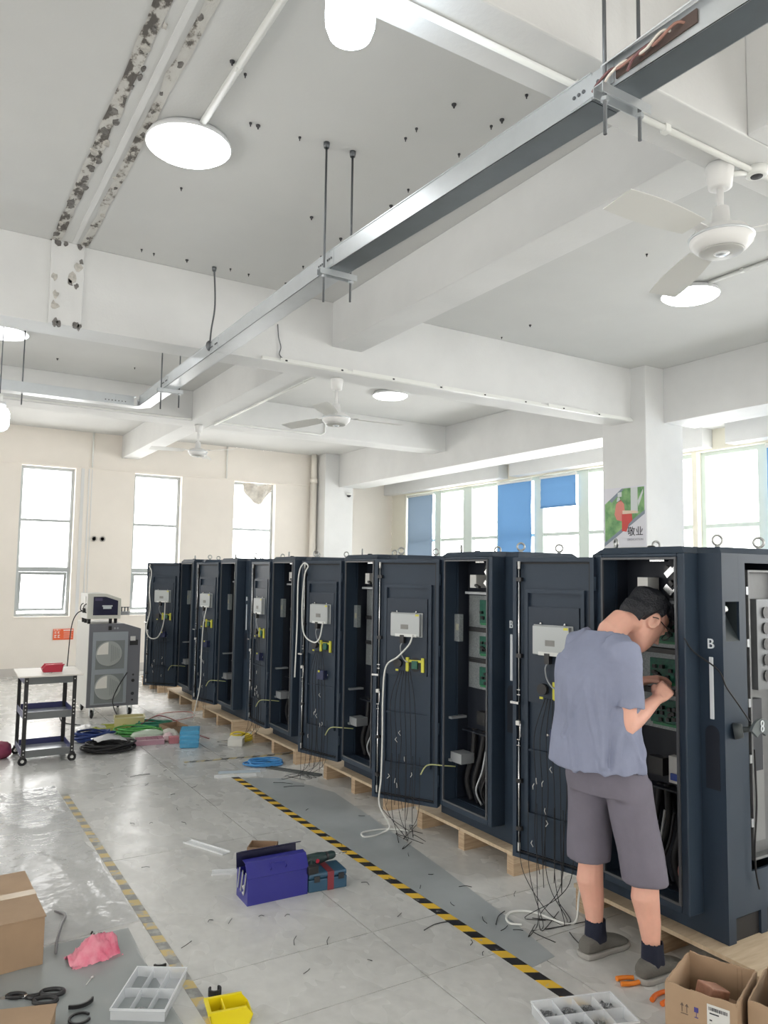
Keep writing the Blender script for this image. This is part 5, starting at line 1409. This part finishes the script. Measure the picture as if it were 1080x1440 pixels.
rounded_bag('wire_bag', 0, mat('clear_bag_pale', (.66,.64,.58), .2, bump=.5, bscale=30, var=.3), 'clear bag of pale fittings next to the green wire bag', 'plastic bag', (2.22, 7.62, 0), R(-25), (.08,.07,.05), 5)
yt = thing('plastic_tub', 'translucent yellow plastic tub on the floor by the casters', 'tub', (2.02, 8.42, 0), R(-12))
MB().box(-.15,.15,-.09,.09,0,.006).box(-.15,-.145,-.09,.09,0,.10).box(.145,.15,-.09,.09,0,.10).box(-.15,.15,-.09,-.085,0,.10).box(-.15,.15,.085,.09,0,.10).build('tub_shell', mat('yellow_translucent', (.66,.60,.30), .3), yt)
MB().box(-.16,.16,-.10,-.083,.094,.104).box(-.16,.16,.083,.10,.094,.104).box(-.16,-.143,-.1,.1,.094,.104).box(.143,.16,-.1,.1,.094,.104).build('tub_rim', mat('yellow_rim', (.70,.66,.42), .3), yt)
m_card = mat('corrugated_card', (.42,.29,.18), .85, var=.12, vscale=5)
m_card_d = mat('card_inside', (.33,.22,.14), .85, var=.12, vscale=5)
def open_box(t, L, W, H, m, flaps=(), th=.004):
    MB().box(-L/2, L/2, -W/2, W/2, 0, th).build('box_base', m, t)
    for s in (-1, 1):
        MB().box(-L/2, L/2, s*W/2 - (th if s > 0 else 0), s*W/2 + (th if s < 0 else 0), 0, H).build('box_wall', m, t)
        MB().box(s*L/2 - (th if s > 0 else 0), s*L/2 + (th if s < 0 else 0), -W/2, W/2, 0, H).build('box_wall', m, t)
bb = thing('cardboard_box', 'small open brown cardboard box behind the pink organiser', 'box', (2.34, 7.90, 0), R(10)); open_box(bb, .20, .24, .075, m_card_d)
def organiser(t, L, W, H, nx, ny, m, m2):
    MB().box(-L/2, L/2, -W/2, W/2, 0, .003).build('tray_floor', m, t)
    b = MB().box(-L/2,-L/2+.003,-W/2,W/2,0,H).box(L/2-.003,L/2,-W/2,W/2,0,H).box(-L/2,L/2,-W/2,-W/2+.003,0,H).box(-L/2,L/2,W/2-.003,W/2,0,H)
    b.build('tray_wall', m, t)
    for i in range(1, nx): MB().box(-L/2 + L*i/nx - .001, -L/2 + L*i/nx + .001, -W/2, W/2, .003, H*.92).build('divider', m, t)
    for j in range(1, ny): MB().box(-L/2, L/2, -W/2 + W*j/ny - .001, -W/2 + W*j/ny + .001, .003, H*.92).build('divider', m, t)
    b = MB().box(-L/2-.003,L/2+.003,-W/2-.003,-W/2+.002,H-.006,H+.001).box(-L/2-.003,L/2+.003,W/2-.002,W/2+.003,H-.006,H+.001).box(-L/2-.003,-L/2+.002,-W/2,W/2,H-.006,H+.001).box(L/2-.002,L/2+.003,-W/2,W/2,H-.006,H+.001)
    b.build('tray_rim', m2, t)
m_pinkp = mat('pink_translucent', (.62,.36,.44), .25, alpha=.8)
og = thing('parts_organiser', 'flat pink translucent parts organiser on the floor by the blue box', 'organiser', (1.99, 7.48, 0), R(-8), 'divided parts organisers'); organiser(og, .26, .15, .05, 5, 3, m_pinkp, mat('pink_rim', (.66,.50,.55), .3))
rounded_bag('plastic_bag', 0, mat('pale_pink_wrap', (.68,.52,.54), .25, bump=.4, bscale=30), 'pale pink plastic wrap between organiser and blue box', 'plastic bag', (2.17, 7.50, 0), 0, (.05,.06,.045), 11)
sb = MB().box(-.045,.045,-.04,.04,0,.06).build('small_carton', mat('dusty_red_carton', (.50,.18,.20), .7), loc=(2.20, 7.40, 0), rz=R(-10), bevel=.002); tag(sb, 'small dusty red carton against the blue box', 'carton')
bx = thing('wrapped_box', 'bright blue box wrapped in stretch film on the floor', 'box', (2.30, 7.22, 0), R(-20))
MB().box(-.085,.085,-.12,.12,0,.158).build('carton', mat('blue_stretch_wrap', (.05,.30,.55), .3, col2=(.12,.42,.66), vscale=9, bump=.4, bscale=18), bx, bevel=.012, seg=3)
for z in (.04, .085, .125): MB().box(-.0875,.0875,-.1225,.1225,z,z+.03).build('film_band', mat('blue_film_band', (.07,.36,.62), .22, bump=.3, bscale=30), bx, bevel=.004)
coil('cable_coil', (2.80, 7.15, 0), .10, .075, 9, .010, mat('yellow_cable', (.66,.52,.04), .4), 'coil of yellow cable on a foam block beside the pallet', 'cable coil', sq=.9, seed=3)
fb = MB().box(-.07,.07,-.09,.09,0,.07).build('foam_block', mat('white_foam', (.76,.75,.70), .8), loc=(2.70, 7.05, 0), rz=R(-30), bevel=.006); tag(fb, 'white foam block next to the yellow cable coil', 'foam block')
coil('cable_coil', (2.64, 6.22, 0), .16, .035, 8, .007, mat('sky_blue_cable', (.06,.28,.62), .4), 'coil of sky blue cable lying on the floor by the tape', 'cable coil', sq=.75, seed=5, rz=R(-20))
def bar(name, a, b, w, h, m, label, cat):
    a = Vector(a); b = Vector(b); d = b - a; L = d.length; rz = math.atan2(d.y, d.x)
    t = MB().box(0, L, -w/2, w/2, 0, .0015).box(0, L, -w/2, -w/2+.0015, 0, h).box(0, L, w/2-.0015, w/2, 0, h).build(name, m, loc=a, rz=rz); tag(t, label, cat); return t
bar('metal_strip', (2.62,6.10,0), (2.90,5.66,0), .05, .014, mat('dark_strip', (.10,.11,.11), .5), 'dark metal channel strip pointing from the blue coil', 'metal strip')
m_wstrip = mat('white_trunking', (.72,.74,.75), .4)
bar('trunking_cover', (2.13,6.03,0), (2.45,5.93,0), .05, .012, m_wstrip, 'white trunking cover across the hazard tape, nearer of the pair', 'trunking')
bar('trunking_cover', (2.20,6.13,0), (2.52,6.02,0), .04, .012, mat('pale_blue_trunking', (.50,.58,.64), .4), 'pale blue trunking cover across the hazard tape, behind the white one', 'trunking')
bar('trunking_cover', (1.50,4.70,0), (1.64,4.39,0), .06, .010, m_wstrip, 'white trunking cover lying alone on the floor near the toolbox', 'trunking')
bar('trunking_cover', (1.47,4.15,0), (1.62,4.09,0), .06, .010, m_wstrip, 'short white trunking cover tucked behind the blue toolbox', 'trunking')
rk = rounded_bag('tool_pouch', 0, mat('dark_magenta_fabric', (.28,.05,.10), .6), 'dark magenta tool pouch at the picture edge beside the trolley', 'pouch', (.70, 7.52, 0), 0, (.10,.12,.075), 21)

# ------------------------------------------------------------------ toolbox, drill case, drill
m_tb = mat('blue_toolbox_steel', (.022,.022,.24), .32)
m_tbd = mat('navy_toolbox_inside', (.012,.013,.055), .4)
tb = thing('toolbox', 'blue steel toolbox with one half lid open on the floor', 'toolbox', (1.485, 3.665, 0), R(-1.5))
LB, WB = .325, .16
MB().box(0, LB, 0, .003, 0, .135).box(0, LB, WB-.003, WB, 0, .135).box(0, .003, 0, WB, 0, .135).box(LB-.003, LB, 0, WB, 0, .135).box(0, LB, 0, WB, 0, .003).build('tub', m_tb, tb)
b = MB(); b.prism([(.135, -.002), (.196, .040), (.196, .043), (.132, .003)], 0, 1) if False else None
# closed near half of the gable lid
v = [(-.003,-.003,.130),(LB+.003,-.003,.130),(LB+.003,.036,.196),(-.003,.036,.196),(LB+.003,.076,.200),(-.003,.076,.200)]
MB().add([*v, *[(x, y + .002, z - .003) for x, y, z in v]], [(0,1,2,3),(3,2,4,5),(9,8,7,6),(11,10,8,9),(0,6,7,1),(4,10,11,5),(1,7,8,2),(2,8,10,4),(0,3,9,6),(3,5,11,9)]).build('lid', m_tb, tb, fixn=True)
# far half swung open
v2 = [(-.003,WB+.003,.130),(LB+.003,WB+.003,.130),(LB+.003,WB+.012,.205),(-.003,WB+.012,.205),(LB+.003,WB-.055,.232),(-.003,WB-.055,.232)]
MB().add([*v2, *[(x, y - .003, z - .003) for x, y, z in v2]], [(0,1,2,3),(3,2,4,5),(9,8,7,6),(11,10,8,9),(0,6,7,1),(4,10,11,5),(1,7,8,2),(2,8,10,4),(0,3,9,6),(3,5,11,9)]).build('lid', m_tbd, tb, fixn=True)
for q in range(3): MB().cbox((-.004, .03 + q*.045, .10), (.002, .012, .11), Matrix.Rotation(R(14), 3, 'X')).build('hinge_arm', m_grey, tb)
for z in (.035, .065): MB().prism([(.05, z), (.07, z + .01), (.05, z + .022)], -.0045, -.001, axis='x').build('print_mark', m_label_w, tb)
MB().tube([(.125, .012, .150), (.125, -.004, .166), (.125, .012, .183), (.205, .012, .183), (.205, -.004, .166), (.205, .012, .150)], .003, 6).build('handle', m_tb, tb)
dc = thing('drill_case', 'low dark teal tool case with red band beside the blue toolbox', 'tool case', (1.815, 3.655, 0), R(-6))
m_dc = mat('teal_case', (.025,.085,.15), .4)
MB().box(0, .215, 0, .15, 0, .062).build('case_base', m_dc, dc, bevel=.006)
b = MB(); b.prism([(.064,.0),(.085,.0),(.098,.03),(.098,.12),(.085,.15),(.064,.15)], 0, .215, axis='y') if False else None
MB().box(0, .215, 0, .15, .064, .092).build('case_lid', m_dc, dc, bevel=.010)
MB().box(.105, .14, -.002, .152, .001, .0935).build('red_band', mat('dull_red_band', (.22,.03,.04), .5), dc)
MB().box(.03, .06, -.006, 0, .05, .08).build('latch', m_blackp, dc); MB().box(.165, .195, -.006, 0, .05, .08).build('latch', m_blackp, dc)
dr = thing('cordless_drill', 'dark green cordless drill with red switch lying on the tool case', 'drill', (1.83, 3.70, .094), R(6))
m_dg = mat('dark_green_grip', (.02,.045,.045), .45)
MB().lathe([(.0, .0), (.024, .002), (.030, .02), (.030, .09), (.026, .12), (.022, .13), (.022, .175), (.017, .19), (.0, .192)], 18, (0.005, .045, .034), M=Matrix.Rotation(R(90), 3, 'Y')).build('motor_housing', m_dg, dr)
MB().cyl((.135, .045, .034), (.185, .045, .034), .024, .018, seg=14).build('chuck', m_blackp, dr)
MB().cyl((.185, .045, .034), (.275, .04, .030), .0035, seg=8).build('drill_bit', m_steel, dr)
MB().tube(smooth_path([(.04, .04, .025), (.02, .0, .02), (.005, -.03, .02)]), [.022]*7 + [.02]*5 + [.021], 10).build('grip', m_dg, dr)
MB().cbox((.0, -.045, .022), (.06, .035, .04)).build('battery', m_blackp, dr, bevel=.005)
MB().cyl((.07, .012, .032), (.07, .022, .032), .011, seg=12).build('switch', mat('red_switch', (.5,.02,.05), .4), dr)
cf = thing('cardboard_tray', 'small open brown cardboard tray behind the blue toolbox', 'box', (1.83, 4.30, 0), R(-35)); open_box(cf, .16, .12, .05, m_card_d)

# ------------------------------------------------------------------ foreground, left
m_card2 = mat('tan_carton', (.40,.275,.175), .8, var=.10, vscale=4)
loose('thin_wire', [(2.35,8.75,.006), (2.55,8.95,.006), (2.8,8.9,.006), (2.78,8.6,.006), (2.5,8.45,.006), (2.3,8.5,.006), (2.25,8.65,.006)], .004, mat('pale_red_wire', (.45,.16,.14), .5), 'loop of thin pale red wire on the floor before the far pallets', 'wire')
loose('thin_wire', [(2.05,8.05,.08), (2.3,8.3,.10), (2.45,8.0,.06), (2.5,7.7,.01), (2.55,7.4,.006)], .005, mat('dark_red_wire', (.22,.04,.05), .5), 'dark red wire arching over the green bundles to the floor', 'wire')
cb = thing('cardboard_carton', 'large closed brown carton standing at the picture edge on the film', 'box', (.542, 3.56, 0), R(2))
MB().box(-.75, 0, 0, .56, 0, .195).build('carton_body', m_card2, cb, bevel=.004)
MB().box(-.755, .004, -.003, .278, .1955, .199).build('flap', m_card2, cb); MB().box(-.755, .004, .282, .563, .1955, .199).build('flap', m_card2, cb)
MB().box(-.76, .006, .25, .31, .1992, .2).build('sealing_tape', mat('clear_brown_tape', (.52,.40,.27), .2), cb)
MB().box(.0015, .005, .40, .44, .17, .1985).build('torn_label', m_label_w, cb)
cb2 = thing('cardboard_carton', 'brown carton corner at the bottom of the picture by the scissors', 'box', (.53, 3.12, 0), R(-18))
MB().box(-.6, 0, -.42, -.02, 0, .06).build('carton_body', m_card2, cb2, bevel=.003)
MB().box(-.603, .003, -.423, -.017, .0605, .0645).build('flap', m_card2, cb2)
pb = MB(); nx, ny = 26, 16; vs = []; fs = []
for j in range(ny + 1):
    for i in range(nx + 1):
        u, v_ = i/nx - .5, j/ny - .5
        h = .10*math.exp(-((u*1.6)**2 + (v_*1.8)**2)*2.2) + .05*math.exp(-((u-.40)**2*60 + (v_-.1)**2*20)) + .022*mnoise.noise(Vector((u*9, v_*9, 2))) + .012*mnoise.noise(Vector((u*24, v_*20, 5)))
        vs.append((u*.21, v_*.15, max(.002, h - .012)))
for j in range(ny):
    for i in range(nx): fs.append((j*(nx+1)+i, j*(nx+1)+i+1, (j+1)*(nx+1)+i+1, (j+1)*(nx+1)+i))
o = pb.add(vs, fs, True).build('plastic_bag', mat('pink_antistatic_bag', (.80,.16,.26), .18, bump=.8, bscale=16, col2=(.88,.36,.44), vscale=14), loc=(.735, 3.53, 0), rz=R(8)); tag(o, 'crumpled bright pink plastic bag lying on the film', 'plastic bag')
m_clear = mat('clear_polypropylene', (.84,.87,.90), .18, alpha=.42, spec=.6)
m_clear_rim = mat('frosted_rim', (.80,.83,.86), .3, alpha=.8)
og = thing('parts_organiser', 'empty clear divided organiser box on the film by the faded tape', 'organiser', (.86, 3.08, 0), R(-32), 'divided parts organisers'); organiser(og, .20, .30, .045, 3, 2, m_clear, m_clear_rim)
rounded_bag('screw_pile', 0, mat('zinc_screws', (.35,.36,.37), .35, .8, bump=1.0, bscale=160, var=.6, vscale=120), 'small heap of dark screws in the clear divided organiser', 'screws', (.80, 2.985, .003), 0, (.03,.025,.012), 31)
yb = thing('parts_bin', 'yellow open plastic parts bin at the bottom edge of the picture', 'parts bin', (1.075, 2.80, 0), R(170), 'plastic parts bins')
m_yb = mat('yellow_bin_plastic', (.80,.66,.01), .32)
bin_mesh(.135, .10, .062, .0035).build('bin_shell', m_yb, yb, fixn=True)
MB().box(-.055, .085, -.056, -.044, .056, .064).box(-.055, .085, .044, .056, .056, .064).box(.072, .086, -.05, .05, .056, .064).build('bin_rim', m_yb, yb)
MB().box(.02, .024, -.05, .05, .003, .058).build('divider', m_yb, yb)
# scissors
sc_ = thing('scissors', 'black handled scissors lying on the film beside the cartons', 'scissors', (.475, 3.30, .0), R(-28))
for s, off in ((1, (.06, .028)), (-1, (.055, -.030))):
    MB().tube([(off[0] + .042*math.cos(a), off[1] + .024*math.sin(a), .012) for a in [2*PI*i/22 for i in range(22)]], .0085, 8, closed=True).build('finger_loop', m_blackp, sc_)
    MB().tube([(.02, off[1]*.55, .011), (-.03, 0, .01)], .008, 8).build('shank', m_blackp, sc_)
    b = MB(); b.prism([(-.03, -.006*s), (-.03, .007*s), (-.15, .001*s)], .006 + .003*s, .008 + .003*s); b.build('blade', m_steel, sc_, fixn=True)
MB().cyl((-.03, 0, .004), (-.03, 0, .018), .006, seg=12).build('pivot', m_steel, sc_)
MB().tube([(-.07 + .035*math.cos(a), .012 + .016*math.sin(a), .010) for a in [2*PI*i/20 for i in range(20)]], .007, 8, closed=True).build('finger_loop', m_blackp, sc_)
# black adhesive tape ends
m_tape_b = mat('black_foam_tape', (.012,.012,.014), .5)
def curl(c, R0, a0, a1, w, label, rz=0):
    n = 14; vs = []; fs = []
    for i in range(n + 1):
        a = a0 + (a1 - a0)*i/n
        for r in (R0 - .0035, R0 + .0035):
            for z in (0, w): vs.append((r*math.cos(a), r*math.sin(a), z))
    for i in range(n):
        A = 4*i; B = A + 4
        fs += [(A, B, B+1, A+1), (A+2, A+3, B+3, B+2), (A+1, B+1, B+3, A+3), (A, A+2, B+2, B)]
    fs += [(0,1,3,2), (4*n, 4*n+2, 4*n+3, 4*n+1)]
    o = MB().add(vs, fs).build('tape_offcut', m_tape_b, loc=c, rz=rz, fixn=True); tag(o, label, 'tape offcut', 'black foam tape offcuts'); return o
curl((.615, 3.19, 0), .055, R(215), R(325), .022, 'curved black foam tape offcut between scissors and clear organiser', R(12))
curl((1.085, 2.985, 0), .022, R(120), R(400), .026, 'curled black foam tape offcut beside the yellow bin', R(0))
curl((.965, 3.32, 0), .030, R(200), R(300), .014, 'short black foam tape offcut behind the clear organiser', R(0))
curl((.60, 3.06, 0), .036, R(20), R(330), .016, 'ring of black foam tape lying at the bottom picture edge', R(0))
curl((.735, 3.06, 0), .02, R(150), R(260), .02, 'tiny black foam tape offcut at the clear organiser corner', R(0))
for i in range(7):
    rnd = random.Random(i + 90)
    o = MB().cyl((0,0,0), (.006,.003,.012), .004, seg=6).build('screw', m_blackp, loc=(.775 + rnd.uniform(-.03,.03), 3.71 + rnd.uniform(-.04,.04), 0)); tag(o, 'tiny dark screws scattered on the film above the pink bag', 'screw', 'screws on the film')
o = MB().tube([(0,0,0),(.03,.04,.003)], .0022, 6).lathe([(.004,0),(.007,.003),(.004,.006)], 10, (.033,.044,.0)).build('cable_tie', m_label_w, loc=(.665, 3.30, .004)); tag(o, 'white cable tie lying on the film below the pink bag', 'cable tie')
loose('plastic_strap', [(.60,3.62,.01), (.62,3.72,.02), (.66,3.85,.03), (.69,3.96,.02), (.66,4.05,.01)], .006, mat('grey_strap', (.25,.25,.26), .4), 'bent grey plastic strap sticking out past the large carton', 'strap')

# ------------------------------------------------------------------ foreground, right
og = thing('parts_organiser', 'clear organiser box filled with screws in front of the hazard tape', 'organiser', (2.20, 2.12, 0), R(-18), 'divided parts organisers')
organiser(og, .33, .20, .045, 4, 2, m_clear, m_clear_rim)
m_scr = mat('zinc_screws', (.35,.36,.37), .35, .8)
pl_ = []
for k_, (sx, sy) in enumerate([(-.12,.05), (-.04,.05), (.04,.05), (.12,.05), (-.12,-.05), (-.04,-.05), (.04,-.05)]):
    ca, sa = math.cos(R(-18)), math.sin(R(-18)); b = MB()
    for q in range(46 if k_ < 3 else 26):
        rnd = random.Random(q + k_*100); x = rnd.gauss(0, .015); y = rnd.gauss(0, .016); z = .004 + rnd.random()*.018*math.exp(-(x*x + y*y)*1500)
        x = max(-.034, min(.034, x)); y = max(-.042, min(.042, y))
        d = Vector((rnd.uniform(-1,1), rnd.uniform(-1,1), rnd.uniform(-.5,.5))).normalized()*.006
        p = Vector((x, y, z + .004)); b.cyl(p - d, p + d, .0022, seg=5, smooth=False); b.cyl(p + d, p + d*1.4, .0045, seg=6, smooth=False)
    o = b.build('screw_pile', m_scr, loc=(2.20 + sx*ca - sy*sa, 2.12 + sx*sa + sy*ca, .0035), kind='stuff')
    tag(o, 'heaps of loose zinc screws in the clear organiser by the tape', 'screws', 'screw heaps in the organiser')
pr_ = None
def pliers(c, rz, label, col, s=1.0):
    t = thing('pliers', label, 'pliers', c, rz, 'orange handled pliers')
    m_ = mat('orange_grip_%d' % int(col[1]*1000), col, .38)
    for sg in (1, -1):
        MB().tube(smooth_path([(-.015*s, 0, .01), (-.04*s, sg*.014, .01), (-.08*s, sg*.024, .01), (-.125*s, sg*.020, .01)]), [.006]*4 + [.009]*10 + [.010]*5, 8).build('grip', m_, t)
        MB().prism([(-.02, -.004*sg), (-.02, .010*sg), (.01, .012*sg), (.045, .003*sg), (.045, .0)], .005, .015).build('jaw', m_blackp, t, fixn=True)
    MB().cyl((-.005, 0, .003), (-.005, 0, .018), .008, seg=12).build('pivot', m_rod, t)
pliers((2.645, 2.20, 0), R(-22), 'orange pliers lying on the floor behind the other orange pair', (.78,.22,.015))
pliers((2.66, 2.10, 0), R(15), 'darker orange pliers lying nearest the open carton', (.74,.15,.012))
def carton(loc, rz, label):
    t = thing('open_carton', label, 'box', loc, rz, 'open cartons beside the man')
    Lx, Wy, Hx, th = .28, .235, .25, .005
    MB().box(-Lx/2, Lx/2, -Wy/2, Wy/2, 0, th).build('box_base', m_card2, t)
    for s in (-1, 1):
        # walls with a slightly wavy torn rim
        vs = []; fs = []; n = 14
        for i in range(n + 1):
            a = -Lx/2 + Lx*i/n; z = Hx + .002*math.sin(i*1.7 + s) - (.006 if i in (0, n) else 0)
            for y in (s*Wy/2, s*(Wy/2 - th)): vs += [(a, y, 0), (a, y, z)]
        for i in range(n):
            A = 4*i; B = A + 4; fs += [(A, B, B+1, A+1), (A+2, A+3, B+3, B+2), (A+1, B+1, B+3, A+3)]
        fs += [(0,1,3,2), (4*n, 4*n+2, 4*n+3, 4*n+1)]
        MB().add(vs, fs).build('box_wall', m_card2, t, fixn=True)
        vs = []; fs = []
        for i in range(n + 1):
            a = -Wy/2 + th + (Wy - 2*th)*i/n; z = Hx + .002*math.sin(i*1.3 + 2*s) - .004*math.sin(PI*i/n)
            for x in (s*Lx/2, s*(Lx/2 - th)): vs += [(x, a, 0), (x, a, z)]
        for i in range(n):
            A = 4*i; B = A + 4; fs += [(A, B, B+1, A+1), (A+2, A+3, B+3, B+2), (A+1, B+1, B+3, A+3)]
        fs += [(0,1,3,2), (4*n, 4*n+2, 4*n+3, 4*n+1)]
        MB().add(vs, fs).build('box_wall', m_card2, t, fixn=True)
    for y in (-.07, -.055): MB().box(Lx/2 - th - .001, Lx/2 - th, y, y + .002, 0, Hx - .01).build('fold_crease', m_card_d, t)
    return t
rx = carton((2.475, 1.78, 0), R(20.6), 'open brown carton with shipping label on the floor beside the man')
def xf(name, y0, y1, z0, z1, m, d=.001):
    return MB().box(-.14 - d, -.14, y0, y1, z0, z1).build(name, m, rx)
xf('shipping_label', -.094, -.022, .09, .222, m_label_w)
rnd = random.Random(4); y = -.027
b = MB()
while y > -.088:
    w = rnd.choice((.001, .002, .003)); b.box(-.1416, -.141, y - w, y, .203, .214); y -= w + rnd.choice((.001, .002, .0015))
b.build('barcode', m_ink, rx)
for z, l in ((.192, .03), (.170, .008), (.156, .012), (.142, .02), (.128, .016), (.114, .03)): MB().box(-.1416, -.141, -.03 - l, -.03, z, z + .004).build('text_line', m_ink, rx)
m_cardink = mat('carton_ink', (.14,.10,.08), .8)
b = MB()
for y0 in (.060, .044):
    b.box(-.1408, -.14, y0 - .0012, y0 + .0012, .168, .192)
    b.add([(-.1408, y0 - .006, .188), (-.1408, y0 + .006, .188), (-.1408, y0, .198), (-.14, y0 - .006, .188), (-.14, y0 + .006, .188), (-.14, y0, .198)], [(0,1,2), (5,4,3), (0,3,4,1), (1,4,5,2), (2,5,3,0)])
b.box(-.1408, -.14, .040, .064, .162, .1645).build('this_way_up_mark', m_cardink, rx, fixn=True)
m_glassink = mat('blue_carton_ink', (.06,.05,.22), .7)
MB().box(-.1408, -.14, .006, .020, .180, .196).box(-.1408, -.14, .012, .014, .164, .180).box(-.1408, -.14, .007, .019, .162, .165).build('fragile_mark', m_glassink, rx)
# contents
bl = MB().cbox((0, 0, 0), (.09, .07, .05), Matrix.Rotation(R(18), 3, 'Y')).build('wrapped_part', mat('brown_paper_wrap', (.40,.20,.13), .6, var=.25, vscale=18, bump=.4, bscale=40), loc=(2.48, 1.78, .19), rz=R(-10), bevel=.005); tag(bl, 'reddish paper-wrapped part inside the labelled open carton', 'part')
pk = MB().box(-.09, .09, -.07, .07, 0, .14).build('packing_block', m_card_d, loc=(2.48, 1.78, .006), rz=R(20.6)); tag(pk, 'brown packing filling the lower half of the labelled carton', 'packing')
pp = MB().cbox((0, 0, 0), (.07, .05, .003), Matrix.Rotation(R(25), 3, 'X')).build('paper_slip', m_label_w, loc=(2.42, 1.80, .175), rz=R(30)); tag(pp, 'white paper slip inside the labelled open carton', 'paper')
ry = carton((2.615, 1.56, 0), R(20.6), 'open brown carton at the bottom corner holding a grey panel')
gp = MB().box(-.11, .11, -.004, .004, 0, .29).build('grey_panel', mat('light_grey_panel', (.52,.55,.58), .35), loc=(2.60, 1.60, .007), rz=R(21)); tag(gp, 'light grey panel standing upright in the corner carton', 'panel')
rs = MB().box(-.02, .02, -.3, .3, 0, .02).box(.03, .06, -.28, .30, 0, .02).build('timber_offcut', m_ply, loc=(3.02, 1.62, .131), rz=R(-55)); tag(rs, 'raw timber slats lying on the near corner of the pallet', 'timber')

# wire offcuts scattered over the floor
off = [(2.19,2.7),(2.38,3.16),(2.35,3.42),(2.55,3.83),(2.3,3.55),(2.52,3.54),(1.52,3.19),(1.6,3.47),(1.49,3.53),(2.14,3.59),(2.28,3.67),(2.4,2.93),(2.41,2.84),(2.5,2.79),(1.69,5.71),(1.41,5.14),(1.88,5.82),(1.3,5.17),(1.63,5.33),(1.59,5.01),(1.08,3.41),(1.29,3.6),(1.34,3.53),(1.65,3.12),(2.07,3.2),(2.2,2.8),(2.4,4.9),(2.29,4.17),(1.83,6.4),(1.82,6.16),(1.59,6.05),(1.4,6.5),(1.2,4.4),(2.6,3.3),(2.72,3.1),(1.9,4.0),(2.05,6.5),(1.75,2.9),(1.45,2.95),(2.7,4.6)]
for i, (x, y) in enumerate(off):
    rnd = random.Random(i*3 + 7); a = rnd.uniform(0, PI); L = rnd.uniform(.02, .07)
    p = [(0,0,.003), (L*.5*math.cos(a), L*.5*math.sin(a), .004 + rnd.random()*.006), (L*math.cos(a + rnd.uniform(-.5,.5)), L*math.sin(a + rnd.uniform(-.5,.5)), .003 + rnd.random()*.006)]
    o = MB().tube(smooth_path(p, 4), .0016, 5).build('wire_offcut', m_black, loc=(x, y, 0)); tag(o, 'short black wire offcut lying on the open floor', 'wire offcut', 'wire offcuts scattered on the floor')
for i, (x, y, a) in enumerate(((2.43,2.90,.6), (2.62,2.52,1.2), (2.10,3.02,.1), (2.5,5.5,-.3), (1.55,6.35,.1), (2.6,5.55,2.4))):
    L = .16
    o = MB().tube(smooth_path([(0,0,.003), (L*.5*math.cos(a), L*.5*math.sin(a)+.015, .004), (L*math.cos(a), L*math.sin(a), .003)], 5), .002, 5).build('wire_offcut', m_black, loc=(x, y, 0)); tag(o, 'longer curved black wire offcut lying on the floor', 'wire offcut', 'wire offcuts scattered on the floor')
